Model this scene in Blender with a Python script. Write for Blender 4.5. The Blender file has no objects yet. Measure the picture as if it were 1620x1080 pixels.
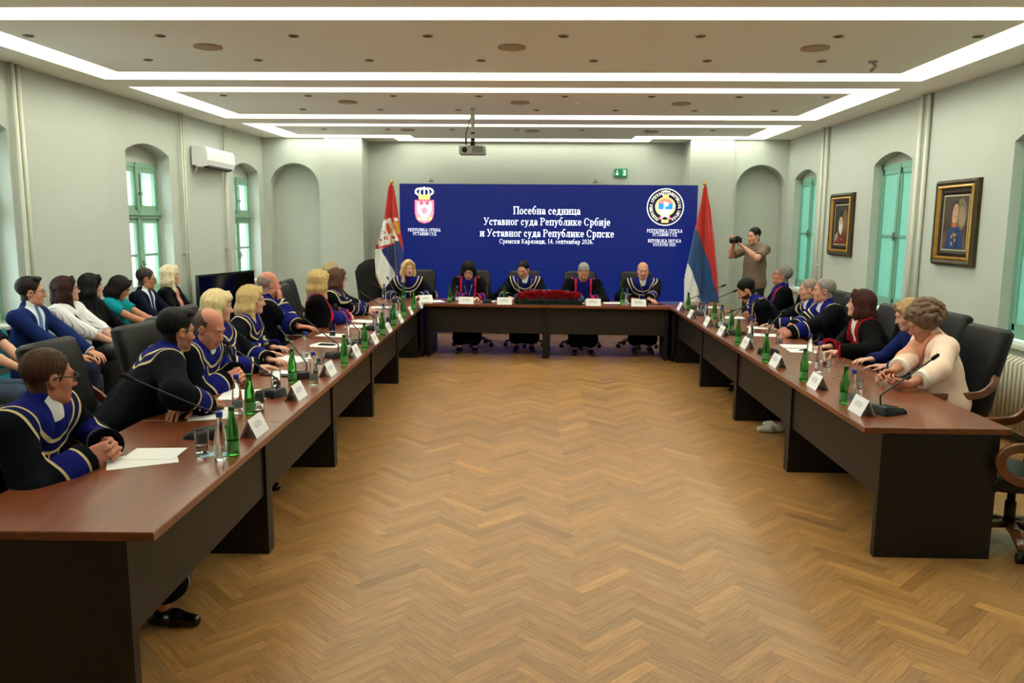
import bpy, bmesh, math, random
import numpy as np
from mathutils import Vector, Matrix
random.seed(7); RNG = np.random.default_rng(7)
SC = bpy.context.scene
COL = SC.collection
PI = math.pi

# ---------------------------------------------------------------- camera
F_PX, PITCH, YAW, ROLL, CAM_H = 1258.0, 0.14658, 0.02796, 0.00744, 1.84
def cam_axes():
    cy, sy = math.cos(YAW), math.sin(YAW)
    fw = np.array([-sy*math.cos(PITCH), cy*math.cos(PITCH), -math.sin(PITCH)])
    r = np.array([cy, sy, 0.0]); u = np.cross(r, fw)
    c, s = math.cos(ROLL), math.sin(ROLL)
    return c*r + s*u, -s*r + c*u, fw
cr, cu, cf = cam_axes()
cam_d = bpy.data.cameras.new('camera'); cam = bpy.data.objects.new('camera', cam_d); COL.objects.link(cam)
cam.matrix_world = Matrix(((cr[0], cu[0], -cf[0], 0), (cr[1], cu[1], -cf[1], 0), (cr[2], cu[2], -cf[2], CAM_H), (0, 0, 0, 1)))
cam_d.sensor_width = 36.0; cam_d.lens = F_PX/1620.0*36.0; cam_d.clip_start = 0.05; cam_d.clip_end = 200
SC.camera = cam
# ---------------------------------------------------------------- world, exposure
w = bpy.data.worlds.new('overcast_daylight'); SC.world = w; w.use_nodes = True
bg = w.node_tree.nodes['Background']; bg.inputs[0].default_value = (0.80, 0.93, 1.0, 1); bg.inputs[1].default_value = 10.5
COVE_W = 4.75          # strength of the light coves in the ceiling
SC.view_settings.view_transform = 'Standard'; SC.view_settings.look = 'None'
SC.view_settings.exposure = 0.0; SC.view_settings.gamma = 1.0; SC.view_settings.use_curve_mapping = False

# ---------------------------------------------------------------- helpers
def lin(c):
    return tuple(((v/255.0)/12.92 if v/255.0 <= 0.04045 else ((v/255.0+0.055)/1.055)**2.4) for v in c[:3]) + (1.0,)
def nrm(v):
    v = np.array(v, float); return v/(np.linalg.norm(v)+1e-12)
MATS = {}
def mat(name, rgb, rough=0.6, metal=0.0, trans=0.0, ior=1.45, emit=None, estr=1.0, coat=0.0, spec=0.5, noise=None, bump=None, sheen=0.0, sss=0.0):
    """noise=(scale, amount): colour mottling in the material; bump=(scale, strength)."""
    if name in MATS: return MATS[name]
    m = bpy.data.materials.new(name); m.use_nodes = True; nt = m.node_tree; p = nt.nodes['Principled BSDF']
    p.inputs['Base Color'].default_value = lin(rgb); p.inputs['Roughness'].default_value = rough
    p.inputs['Metallic'].default_value = metal; p.inputs['Transmission Weight'].default_value = trans
    p.inputs['IOR'].default_value = ior; p.inputs['Coat Weight'].default_value = coat
    p.inputs['Specular IOR Level'].default_value = spec; p.inputs['Sheen Weight'].default_value = sheen
    if sss: 
        p.inputs['Subsurface Weight'].default_value = sss; p.inputs['Subsurface Radius'].default_value = (0.012, 0.005, 0.003); p.inputs['Subsurface Scale'].default_value = 1.0
    if emit is not None:
        p.inputs['Emission Color'].default_value = lin(emit); p.inputs['Emission Strength'].default_value = estr
    tc = None
    if noise or bump:
        tc = nt.nodes.new('ShaderNodeTexCoord')
    if noise:
        n = nt.nodes.new('ShaderNodeTexNoise'); n.inputs['Scale'].default_value = noise[0]; n.inputs['Detail'].default_value = 5
        nt.links.new(tc.outputs['Object'], n.inputs['Vector'])
        mx = nt.nodes.new('ShaderNodeMix'); mx.data_type = 'RGBA'; mx.blend_type = 'MULTIPLY'; mx.inputs[0].default_value = 1.0
        rp = nt.nodes.new('ShaderNodeMapRange'); rp.inputs[1].default_value = 0.3; rp.inputs[2].default_value = 0.7
        rp.inputs[3].default_value = 1-noise[1]; rp.inputs[4].default_value = 1+noise[1]*0.6
        nt.links.new(n.outputs['Fac'], rp.inputs[0]); mx.inputs[6].default_value = lin(rgb); nt.links.new(rp.outputs[0], mx.inputs[7])
        nt.links.new(mx.outputs[2], p.inputs['Base Color'])
    if bump:
        n2 = nt.nodes.new('ShaderNodeTexNoise'); n2.inputs['Scale'].default_value = bump[0]; n2.inputs['Detail'].default_value = 4
        nt.links.new(tc.outputs['Object'], n2.inputs['Vector'])
        b = nt.nodes.new('ShaderNodeBump'); b.inputs['Strength'].default_value = bump[1]; b.inputs['Distance'].default_value = 0.01
        nt.links.new(n2.outputs['Fac'], b.inputs['Height']); nt.links.new(b.outputs[0], p.inputs['Normal'])
    MATS[name] = m; return m

class MB:
    """collects shapes; build() links them as one mesh object"""
    def __init__(self): self.v = []; self.f = []; self.mi = []; self.cur = 0
    def add(self, vs, fs, mi=None):
        o = len(self.v); self.v.extend([tuple(map(float, p)) for p in vs])
        for f in fs: self.f.append(tuple(i+o for i in f)); self.mi.append(self.cur if mi is None else mi)
        return self
    def box(self, x0, x1, y0, y1, z0, z1, mi=None):
        vs = [(x, y, z) for z in (z0, z1) for y in (y0, y1) for x in (x0, x1)]
        return self.add(vs, [(0,2,3,1),(4,5,7,6),(0,1,5,4),(2,6,7,3),(0,4,6,2),(1,3,7,5)], mi)
    def quad(self, a, b, c, d, mi=None): return self.add([a, b, c, d], [(0,1,2,3)], mi)
    def obox(self, c, ax, ay, az, mi=None):
        c, ax, ay, az = (np.array(q, float) for q in (c, ax, ay, az))
        vs = [c + sx*ax + sy*ay + sz*az for sz in (-1, 1) for sy in (-1, 1) for sx in (-1, 1)]
        return self.add(vs, [(0,2,3,1),(4,5,7,6),(0,1,5,4),(2,6,7,3),(0,4,6,2),(1,3,7,5)], mi)
    def loft(self, rings, cap=True, closed=True, mi=None):
        n = len(rings[0]); vs = [p for r in rings for p in r]; fs = []
        for i in range(len(rings)-1):
            for j in range(n if closed else n-1):
                k = (j+1) % n; fs.append((i*n+j, i*n+k, (i+1)*n+k, (i+1)*n+j))
        if cap:
            fs.append(tuple(reversed(range(n)))); fs.append(tuple((len(rings)-1)*n+j for j in range(n)))
        return self.add(vs, fs, mi)
    def lathe(self, prof, n=16, c=(0,0,0), mi=None, cap=True):
        rings = [[(c[0]+r*math.cos(2*PI*j/n), c[1]+r*math.sin(2*PI*j/n), c[2]+z) for j in range(n)] for r, z in prof]
        return self.loft(rings, cap, True, mi)
    def tube(self, pts, r, n=8, mi=None, cap=True):
        pts = [np.array(p, float) for p in pts]; rr = r if hasattr(r, '__len__') else [r]*len(pts); rings = []
        t0 = pts[1]-pts[0]; t0 /= np.linalg.norm(t0)
        u = np.cross(t0, (0,0,1.0)); u = u if np.linalg.norm(u) > 1e-3 else np.cross(t0, (1.0,0,0)); u /= np.linalg.norm(u)
        for i, p in enumerate(pts):
            t = pts[min(i+1, len(pts)-1)] - pts[max(i-1, 0)]; t /= (np.linalg.norm(t)+1e-12)
            u = u - t*np.dot(u, t); u /= np.linalg.norm(u); v = np.cross(t, u)
            rings.append([p + rr[i]*(math.cos(2*PI*j/n)*u + math.sin(2*PI*j/n)*v) for j in range(n)])
        return self.loft(rings, cap, True, mi)
    def sweep(self, pts, w, h, up=(0,0,1), mi=None, rnd=0.3):
        """rounded-rectangle section w (sideways) x h (along up) swept along pts"""
        pts = [np.array(p, float) for p in pts]; rings = []
        for i, p in enumerate(pts):
            t = pts[min(i+1, len(pts)-1)] - pts[max(i-1, 0)]; t /= np.linalg.norm(t)
            s = np.cross(t, up); s /= np.linalg.norm(s); n = np.cross(s, t)
            ww = w[i] if hasattr(w, '__len__') else w; hh = h[i] if hasattr(h, '__len__') else h
            rings.append([p + s*a*ww/2 + n*b*hh/2 for a, b in RR(rnd)])
        return self.loft(rings, True, True, mi)
    def ball(self, c, r, n=12, m=8, mi=None):
        r = r if hasattr(r, '__len__') else (r, r, r)
        rings = [[(c[0]+r[0]*math.sin(PI*(i+.02)/(m+.04))*math.cos(2*PI*j/n), c[1]+r[1]*math.sin(PI*(i+.02)/(m+.04))*math.sin(2*PI*j/n), c[2]-r[2]*math.cos(PI*(i+.02)/(m+.04))) for j in range(n)] for i in range(m+1)]
        return self.loft(rings, True, True, mi)
    def build(self, name, mats, parent=None, smooth=False, angle=None, loc=None):
        me = bpy.data.meshes.new(name); me.from_pydata(self.v, [], self.f)
        for m in (mats if isinstance(mats, (list, tuple)) else [mats]): me.materials.append(m)
        if max(self.mi, default=0) > 0: me.polygons.foreach_set('material_index', np.array(self.mi, np.int32))
        bm = bmesh.new(); bm.from_mesh(me); bmesh.ops.recalc_face_normals(bm, faces=bm.faces); bm.to_mesh(me); bm.free()
        if smooth: me.shade_smooth() if hasattr(me, 'shade_smooth') else None
        if smooth and angle is not None:
            try: me.set_sharp_from_angle(angle=math.radians(angle))
            except Exception: pass
        o = bpy.data.objects.new(name, me); COL.objects.link(o)
        if parent is not None: o.parent = parent
        if loc is not None: o.location = loc
        return o
def RR(rnd=0.3, k=3):
    """unit rounded square outline"""
    out = []
    for cx, cy, a0 in ((1,1,0),(-1,1,90),(-1,-1,180),(1,-1,270)):
        for i in range(k+1):
            a = math.radians(a0+90*i/k); out.append((cx*(1-rnd)+rnd*math.cos(a), cy*(1-rnd)+rnd*math.sin(a)))
    return out
def tag(o, label, cat, group=None, kind=None):
    o['label'] = label; o['category'] = cat
    if group: o['group'] = group
    if kind: o['kind'] = kind
    return o
def thing(name, label, cat, loc=(0,0,0), rz=0.0, group=None):
    o = bpy.data.objects.new(name, None); o.empty_display_size = 0.1; COL.objects.link(o)
    o.location = loc; o.rotation_euler = (0, 0, rz); return tag(o, label, cat, group)
def struct(o): o['kind'] = 'structure'; return o
def dup(root, loc, rz=None, label=None, group=None):
    r = root.copy(); COL.objects.link(r); r.location = loc
    if rz is not None: r.rotation_euler = (0, 0, rz)
    if label: r['label'] = label
    if group: r['group'] = group
    for ch in list(root.children):
        c = ch.copy(); COL.objects.link(c); c.parent = r
        for g in list(ch.children):
            d = g.copy(); COL.objects.link(d); d.parent = c
    return r
PRO = {}
def place(key, make, x, y, rz, label, z=0.75, group=None):
    if key not in PRO:
        o = make(); PRO[key] = o; o.location = (x, y, z); o.rotation_euler = (0, 0, rz); o['label'] = label; return o
    return dup(PRO[key], (x, y, z), rz, label)
# ================================================================= THE ROOM
CEIL = 3.27
def xl(y): return -4.85 + 0.026*(y-8.0)          # the left wall runs slightly askew
XR, YF, YB, YN = 4.265, -2.2, 14.4, 13.82         # right wall, wall behind the camera, back wall, niche walls
def wood_mat(name, c1, c2, rough, scale=(1,14,14), coat=0.0, spec=0.5, plank=False):
    m = bpy.data.materials.new(name); m.use_nodes = True; nt = m.node_tree; p = nt.nodes['Principled BSDF']
    p.inputs['Roughness'].default_value = rough; p.inputs['Coat Weight'].default_value = coat; p.inputs['Coat Roughness'].default_value = 0.12; p.inputs['Specular IOR Level'].default_value = spec
    tc = nt.nodes.new('ShaderNodeTexCoord'); mp = nt.nodes.new('ShaderNodeMapping'); mp.inputs['Scale'].default_value = scale
    nz = nt.nodes.new('ShaderNodeTexNoise'); nz.inputs['Scale'].default_value = 2.2; nz.inputs['Detail'].default_value = 7; nz.inputs['Distortion'].default_value = 0.6
    cp = nt.nodes.new('ShaderNodeValToRGB'); cp.color_ramp.elements[0].position = 0.3; cp.color_ramp.elements[1].position = 0.7
    cp.color_ramp.elements[0].color = lin(c1); cp.color_ramp.elements[1].color = lin(c2)
    nt.links.new(mp.outputs[0], nz.inputs['Vector']); nt.links.new(nz.outputs['Fac'], cp.inputs[0])
    if plank:
        at = nt.nodes.new('ShaderNodeAttribute'); at.attribute_name = 'grain'; nt.links.new(at.outputs['Vector'], mp.inputs[0])
        tn = nt.nodes.new('ShaderNodeAttribute'); tn.attribute_name = 'tone'
        mx = nt.nodes.new('ShaderNodeMix'); mx.data_type = 'RGBA'; mx.blend_type = 'MULTIPLY'; mx.inputs[0].default_value = 1.0
        nt.links.new(cp.outputs[0], mx.inputs[6]); nt.links.new(tn.outputs['Color'], mx.inputs[7]); nt.links.new(mx.outputs[2], p.inputs['Base Color'])
    else:
        nt.links.new(tc.outputs['Object'], mp.inputs[0]); nt.links.new(cp.outputs[0], p.inputs['Base Color'])
    MATS[name] = m; return m
M_WALL = mat('wall_paint', (194, 200, 190), 0.7, noise=(1.5, 0.03), bump=(60, 0.05))
M_CEIL = mat('ceiling_paint', (252, 248, 238), 0.85)
M_PIPE = mat('pipe_paint', (212, 212, 196), 0.4)
M_FLOOR = wood_mat('oak_parquet', (154, 108, 57), (182, 137, 82), 0.34, (3, 40, 1), plank=True, spec=0.45)

# ---- herringbone floor: every stave a face with its own tone and grain
def make_floor():
    wd, n = 0.066, 6; V = []; Fc = []; tone = []; grain = []
    s2 = math.sqrt(0.5); R = int(15/wd)+4
    x0, x1, y0, y1 = -5.3, 4.6, YF-0.1, YB+0.3
    cx, cy = -0.3, 5.0
    def emit(a0, a1, b0, b1, along):
        ca, cb = (a0+a1)/2*wd, (b0+b1)/2*wd
        X, Y = cx+(ca-cb)*s2, cy+(ca+cb)*s2
        if X < x0-.3 or X > x1+.3 or Y < y0-.3 or Y > y1+.3: return
        g = 0.0006
        i = len(V); t = RNG.normal(0, 1); r2 = RNG.random()
        br = float(np.clip(0.93+0.085*t + (0.22 if r2 > 0.965 else 0) - (0.14 if r2 < 0.06 else 0), 0.62, 1.35)); hue = RNG.normal(0, 0.022)
        off = RNG.random(2)*20
        for a, b in ((a0*wd+g, b0*wd+g), (a1*wd-g, b0*wd+g), (a1*wd-g, b1*wd-g), (a0*wd+g, b1*wd-g)):
            V.append((cx+(a-b)*s2, cy+(a+b)*s2, 0.0)); 
            u, v = (a, b) if along else (b, a)
            grain.append((u+off[0], v+off[1], off[0])); tone.append((br*(1+hue), br, br*(1-2.2*hue), 1))
        Fc.append((i, i+1, i+2, i+3))
    for s in range(-R, R):
        for k in range(-R//(2*n)-2, R//(2*n)+3):
            t0 = s + 2*n*k
            if abs(t0) < R+n: emit(t0, t0+n, s, s+1, True)
    for c in range(-R, R):
        for k in range(-R//(2*n)-2, R//(2*n)+3):
            r0 = c-2*n+1+2*n*k
            if abs(r0) < R+n: emit(c, c+1, r0, r0+n, False)
    i = len(V)      # dark joint bed just below the staves
    for q in ((x0, y0), (x1, y0), (x1, y1), (x0, y1)): V.append((q[0], q[1], -0.0015)); tone.append((.25, .22, .18, 1)); grain.append((0, 0, 0))
    Fc.append((i, i+1, i+2, i+3))
    me = bpy.data.meshes.new('floor'); me.from_pydata(V, [], Fc)
    a = me.attributes.new('tone', 'FLOAT_COLOR', 'POINT'); a.data.foreach_set('color', np.array(tone, np.float32).ravel())
    a = me.attributes.new('grain', 'FLOAT_VECTOR', 'POINT'); a.data.foreach_set('vector', np.array(grain, np.float32).ravel())
    me.materials.append(M_FLOOR); o = bpy.data.objects.new('floor', me); COL.objects.link(o); return struct(o)
make_floor()

# ---- walls with arched openings. u runs along the wall, v up; P(u, v, d) gives the point d behind the face
def arch_top(u, u0, u1, spring, crown):
    c, h = (u0+u1)/2, (u1-u0)/2; rise = crown-spring
    if rise < h*0.98:
        r = (h*h+rise*rise)/(2*rise); return crown - r + math.sqrt(max(r*r-(u-c)**2, 0))
    return spring + rise*math.sqrt(max(1-((u-c)/h)**2, 0))
def wall(name, P, ua, ub, top, openings, blind=False):
    """openings: (u0, u1, sill, spring, crown, depth, back) back=True closes the recess (a niche)"""
    m = MB(); cur = ua
    for (u0, u1, sill, spring, crown, depth, back) in sorted(openings):
        m.quad(P(cur, 0, 0), P(u0, 0, 0), P(u0, top, 0), P(cur, top, 0)); N = 16
        us = [u0+(u1-u0)*(0.5-0.5*math.cos(PI*i/N)) for i in range(N+1)]
        ts = [arch_top(u, u0, u1, spring, crown) for u in us]
        if sill > 0: m.quad(P(u0, 0, 0), P(u1, 0, 0), P(u1, sill, 0), P(u0, sill, 0)); m.quad(P(u0, sill, 0), P(u1, sill, 0), P(u1, sill, depth), P(u0, sill, depth))
        for i in range(N):
            m.quad(P(us[i], ts[i], 0), P(us[i+1], ts[i+1], 0), P(us[i+1], top, 0), P(us[i], top, 0))
            m.quad(P(us[i], ts[i], 0), P(us[i+1], ts[i+1], 0), P(us[i+1], ts[i+1], depth), P(us[i], ts[i], depth))
            if back: m.quad(P(us[i], sill, depth), P(us[i+1], sill, depth), P(us[i+1], ts[i+1], depth), P(us[i], ts[i], depth))
        m.quad(P(u0, sill, 0), P(u0, ts[0], 0), P(u0, ts[0], depth), P(u0, sill, depth)); m.quad(P(u1, sill, 0), P(u1, ts[-1], 0), P(u1, ts[-1], depth), P(u1, sill, depth))
        cur = u1
    m.quad(P(cur, 0, 0), P(ub, 0, 0), P(ub, top, 0), P(cur, top, 0))
    me = bpy.data.meshes.new(name); me.from_pydata(m.v, [], m.f); me.materials.append(M_WALL)
    o = bpy.data.objects.new(name, me); COL.objects.link(o); return struct(o)
PL = lambda u, v, d: (xl(u)-d, u, v)
PR = lambda u, v, d: (XR+d, u, v)
PB = lambda y: (lambda u, v, d: (u, y+d, v))
RL, RRt = 0.17, 0.10                               # how deep the window frames sit
LW = [(c-0.535, c+0.535) for c in (0.64, 3.74, 6.84, 9.94, 13.08)]
RW = [(c-0.515, c+0.515) for c in (0.66, 3.76, 6.88, 9.86, 12.95)]
wall('wall_left', PL, YF, YN, CEIL, [(a, b, 0.86, 2.67, 2.785, RL+0.42, False) for a, b in LW])
wall('wall_right', PR, YF, YN, CEIL, [(a, b, 0.80, 2.60, 2.725, RRt+0.42, False) for a, b in RW])
XPL, XPR = -2.97, 2.60                             # inner edges of the two pilasters
m = MB()
o = wall('wall_back_left', PB(YN), xl(YN), -3.70, CEIL, [(-4.59, -3.72, 0.0, 2.42, 2.85, 0.30, True)])
o = wall('wall_back_right', PB(YN), 3.36, XR, CEIL, [(3.385, 4.225, 0.0, 2.44, 2.86, 0.30, True)])
m = MB()
m.quad((XPL, YB, 0), (XPR, YB, 0), (XPR, YB, CEIL), (XPL, YB, CEIL))
struct(m.build('wall_back', M_WALL))
def pilaster(name, xa, xb):
    m = MB(); m.box(xa, xb, YN-0.03, YB, 0, CEIL); return struct(m.build(name, M_WALL))
pilaster('pilaster_1', -3.62, XPL); pilaster('pilaster_2', XPR, 3.33)
m = MB(); m.box(-3.70, -3.62, YN, YN+.05, 0, CEIL); m.box(3.33, 3.36, YN, YN+.05, 0, CEIL); struct(m.build('trim_1', M_WALL))
m = MB(); m.quad((-5.4, YF, 0), (XR, YF, 0), (XR, YF, CEIL), (-5.4, YF, CEIL)); struct(m.build('wall_front', M_WALL))

# ---- ceiling: soffit with six light coves, a floating panel in each
BAYS = [(2.35, 5.15), (5.58, 8.30), (8.745, 11.31), (11.87, 13.77)]
bl = lambda y: -4.41 + 0.026*(y-8.2)
BR = 3.81
m = MB(); z = CEIL
ys = [YF] + [v for b in BAYS for v in b] + [YN]
for i in range(0, len(ys)-1):
    a, b = ys[i], ys[i+1]
    if i % 2 == 0: m.quad((xl(a)-.05, a, z), (XR+.05, a, z), (XR+.05, b, z), (xl(b)-.05, b, z))
    else:
        m.quad((xl(a)-.05, a, z), (bl(a), a, z), (bl(b), b, z), (xl(b)-.05, b, z)); m.quad((BR, a, z), (XR+.05, a, z), (XR+.05, b, z), (BR, b, z))
m.quad((XPL-1, YN, z), (-2.42, YN, z), (-2.42, YB, z), (XPL-1, YB, z)); m.quad((1.96, YN, z), (XPR+1, YN, z), (XPR+1, YB, z), (1.96, YB, z))
m.quad((-2.42, YN+.46, z), (1.96, YN+.46, z), (1.96, YB, z), (-2.42, YB, z))
# the last beam is interrupted in the middle, where the cove steps back
m.v = m.v; last = len(ys)-2
def rebuild_last():
    a, b = ys[last], ys[last+1]
    for fi, f in enumerate(m.f):
        if all(abs(m.v[i][1]-a) < 1e-6 or abs(m.v[i][1]-b) < 1e-6 for i in f) and {round(m.v[i][1], 4) for i in f} == {round(a, 4), round(b, 4)}:
            del m.f[fi]; del m.mi[fi]; break
    m.quad((xl(a)-.05, a, z), (-2.42, a, z), (-2.42, b, z), (xl(b)-.05, b, z)); m.quad((1.96, a, z), (XR+.05, a, z), (XR+.05, b, z), (1.96, b, z))
rebuild_last()
TOPZ = CEIL+0.34
for a, b in BAYS:
    e = b if b < 13 else YN+.46
    m.quad((bl(a), a, z), (BR, a, z), (BR, a, TOPZ), (bl(a), a, TOPZ)); 
    if b < 13: m.quad((bl(b), b, z), (BR, b, z), (BR, b, TOPZ), (bl(b), b, TOPZ))
    m.quad((bl(a), a, z), (bl(b), b, z), (bl(b), b, TOPZ), (bl(a), a, TOPZ)); m.quad((BR, a, z), (BR, b, z), (BR, b, TOPZ), (BR, a, TOPZ))
a, b = 13.77, YN+.46
m.quad((bl(a), a, z), (-2.42, a, z), (-2.42, a, TOPZ), (bl(a), a, TOPZ)); m.quad((1.96, a, z), (BR, a, z), (BR, a, TOPZ), (1.96, a, TOPZ))
m.quad((-2.42, a, z), (-2.42, b, z), (-2.42, b, TOPZ), (-2.42, a, TOPZ)); m.quad((1.96, a, z), (1.96, b, z), (1.96, b, TOPZ), (1.96, a, TOPZ)); m.quad((-2.42, b, z), (1.96, b, z), (1.96, b, TOPZ), (-2.42, b, TOPZ))
struct(m.build('ceiling', M_CEIL))
m = MB(); m.box(-5.4, XR+.2, YF-.1, YB+.2, TOPZ+0.05, TOPZ+0.12); struct(m.build('roof_slab', M_CEIL))
M_COVE = mat('cove_light', (255, 255, 255), 0.6, emit=(250, 255, 240), estr=COVE_W)
M_COVE2 = mat('dim_cove_light', (255, 255, 255), 0.6, emit=(250, 255, 240), estr=COVE_W*.22)
PANELS = []
for k, (a, b) in enumerate(BAYS):
    G = 0.36; m = MB()
    far = b-G if b < 13 else 13.42
    vs0 = [(bl(a)+G-.03, a+G), (BR-G, a+G), (BR-G, far), (bl(far)+G-.03, far)]
    if b > 13: vs0 = vs0[:2] + [(BR-G, 13.42), (1.62, 13.42), (1.62, 13.9), (-2.08, 13.9), (-2.08, 13.42), (bl(far)+G-.03, 13.42)]
    n = len(vs0); m.add([(x, y, CEIL+.008) for x, y in vs0] + [(x, y, CEIL+.085) for x, y in vs0], [tuple(range(n)), tuple(range(n, 2*n))] + [(i, (i+1) % n, n+(i+1) % n, n+i) for i in range(n)])
    PANELS.append(struct(m.build('ceiling_panel', M_CEIL)))
    m = MB(); e = b if b < 13 else YN+.46
    if b < 13: m.quad((bl(a), a, TOPZ-.005), (BR, a, TOPZ-.005), (BR, b, TOPZ-.005), (bl(b), b, TOPZ-.005))
    else: 
        m.quad((bl(a), a, TOPZ-.005), (BR, a, TOPZ-.005), (BR, b, TOPZ-.005), (bl(b), b, TOPZ-.005)); m.quad((-2.42, b, TOPZ-.005), (1.96, b, TOPZ-.005), (1.96, e, TOPZ-.005), (-2.42, e, TOPZ-.005), 1)
    o = m.build('cove_light', [M_COVE, M_COVE2])
    where = ['just out of view above the near tables', 'nearest in view above the side tables', 'second in view, in front of the projector', 'last, stepping back above the screen'][k]
    tag(o, 'white glowing light cove around the ceiling panel ' + where, 'ceiling light', 'ceiling light coves')

# ---- windows
M_GREEN = mat('mint_window_paint', (138, 178, 152), 0.45)
M_GREEN2 = mat('teal_window_paint', (128, 182, 160), 0.45)
M_GLASS = mat('clear_pane', (255, 255, 255), 0.02, trans=1.0, ior=1.02, spec=0.3)
M_FROST = bpy.data.materials.new('frosted_film_pane'); M_FROST.use_nodes = True
_n = M_FROST.node_tree; _p = _n.nodes['Principled BSDF']; _p.inputs['Base Color'].default_value = lin((196, 236, 222)); _p.inputs['Roughness'].default_value = 0.5
_t = _n.nodes.new('ShaderNodeBsdfTranslucent'); _t.inputs[0].default_value = lin((104, 160, 147)); _mx = _n.nodes.new('ShaderNodeMixShader'); _mx.inputs[0].default_value = 0.55
_n.links.new(_p.outputs[0], _mx.inputs[1]); _n.links.new(_t.outputs[0], _mx.inputs[2]); _n.links.new(_mx.outputs[0], _n.nodes['Material Output'].inputs[0])
M_STEEL = mat('window_catch_metal', (150, 150, 140), 0.35, metal=0.9)
def fbox(m, P, u0, u1, v0, v1, d0, d1, mi=None):
    ps = [P(u, v, d) for d in (d0, d1) for v in (v0, v1) for u in (u0, u1)]
    m.add(ps, [(0,1,3,2),(4,6,7,5),(0,4,5,1),(2,3,7,6),(0,2,6,4),(1,5,7,3)], mi)
def window(k, P, u0, u1, v0, v1, d, crown, kind, spring):
    c = (u0+u1)/2; fr = MB(); jm = 0.042
    gm = M_GREEN if kind == 'clear' else M_GREEN2
    for a, b, e, f in ((u0, u0+jm, v0, v1), (u1-jm, u1, v0, v1), (u0, u1, v0, v0+.07), (u0, u1, v1-.06, v1)): fbox(fr, P, a, b, e, f, d, d+.07)
    fbox(fr, P, c-.026, c+.026, v0, v1, d-.012, d+.06)
    if kind == 'clear':
        fbox(fr, P, u0, u1, 1.875, 1.975, d-.012, d+.07); fbox(fr, P, u0, u1, 1.915, 1.935, d-.03, d)
    w = struct(fr.build('window_%d' % k, gm))
    # tympanum: plaster between frame head and arch
    ty = MB(); N = 14; us = [u0-.02+(u1-u0+.04)*i/N for i in range(N+1)]
    for i in range(N): ty.quad(P(us[i], v1-.01, d+.02), P(us[i+1], v1-.01, d+.02), P(us[i+1], crown+.02, d+.02), P(us[i], crown+.02, d+.02))
    ty.build('lunette', M_WALL, w)
    sashes = []
    if kind == 'clear': spans = [(v0+.07, 1.875), (1.975, v1-.06)]
    else: spans = [(v0+.07, v1-.06)]
    for (a, b) in ((u0+jm, c-.026), (c+.026, u1-jm)):
        for (e, f) in spans:
            s = MB(); st = 0.036
            for q in ((a, a+st, e, f), (b-st, b, e, f), (a, b, e, e+.06), (a, b, f-.06, f)): fbox(s, P, *q, d+.005, d+.045)
            if kind == 'clear' and f < 1.9: fbox(s, P, a+st, b-st, 1.40, 1.43, d+.01, d+.04)
            if kind != 'clear': fbox(s, P, a+st, b-st, 1.71, 1.74, d+.01, d+.04)
            so = s.build('sash', gm, w)
            g = MB(); fbox(g, P, a+st-.01, b-st+.01, e+.05, f-.05, d+.022, d+.026); g.build('pane', M_GLASS if kind == 'clear' else M_FROST, so)
    if kind == 'clear':     # the outer casement of the box window
        oc = MB(); d2 = d+.24
        for a, b, e, f in ((u0-.02, u0+.06, v0, v1), (u1-.06, u1+.02, v0, v1), (u0, u1, v0, v0+.08), (u0, u1, v1-.07, v1+.05), (c-.03, c+.03, v0, v1), (u0, u1, 1.88, 1.97)): fbox(oc, P, a, b, e, f, d2, d2+.05)
        oc.build('outer_casement', gm, w)
    hd = MB(); vz = 1.30 if kind == 'clear' else 1.725
    fbox(hd, P, c-.012, c+.012, vz-.05, vz+.05, d-.035, d-.012); fbox(hd, P, c-.06, c+.02, vz-.008, vz+.008, d-.05, d-.035); fbox(hd, P, c-.06, c+.055, vz-.012, vz-.0, d-.02, d-.005)
    hd.build('handle', M_STEEL, w)
    if kind == 'clear':
        ch = MB(); fbox(ch, P, c+.012, c+.03, 2.16, 2.2, d-.05, d-.01); fbox(ch, P, c+.05, c+.06, 2.02, 2.42, d-.02, d-.01); ch.build('casement_stay', M_STEEL, w)
    sl = MB(); fbox(sl, P, u0-.02, u1+.02, v0-.055, v0-.02, -.05, d+.02); sl.build('window_sill', M_PIPE, w)
    return w
for i, (a, b) in enumerate(LW): window(1+i, PL, a, b, 0.90, 2.565, RL, 2.785, 'clear', 2.67)
for i, (a, b) in enumerate(RW): window(6+i, PR, a, b, 0.845, 2.60, RRt, 2.725, 'frosted', 2.60)
# pale street fronts beyond the windows
M_OUT = mat('street_plaster', (236, 240, 232), 0.9)
m = MB(); m.box(-9.2, -9.0, -4, 17, -2, 3.4); struct(m.build('wall_outside', M_OUT))
# ---- heating pipes
def pipes(name, pts, r, label, brackets):
    t = thing('heating_pipe', label, 'pipe', (pts[0][0], pts[0][1], 0.0), 0, 'heating pipes on the walls'); x0, y0 = pts[0]
    for (x, y, rr) in [(p[0], p[1], r) for p in pts]:
        m = MB(); m.tube([(x-x0, y-y0, 0.0), (x-x0, y-y0, CEIL)], rr, 10); m.build('riser', M_PIPE, t, True)
    m = MB()
    for z, off in brackets: m.tube([(-.05*np.sign(x0)*-1, 0, z), (0, 0, z), (pts[1][0]-x0, pts[1][1]-y0, z)], 0.012, 8)
    m.build('bracket', M_PIPE, t, True); return t
pipes('a', [(xl(7.47)+.05, 7.44), (xl(7.56)+.035, 7.54)], 0.021, 'pair of cream heating pipes on the left wall behind the man in the blue suit', [(1.30, -.03)])
pipes('b', [(xl(10.75)+.05, 10.73), (xl(10.85)+.03, 10.84)], 0.015, 'cream heating pipes between the two clear windows, beside the air conditioner', [(1.42, -.03)])
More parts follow.
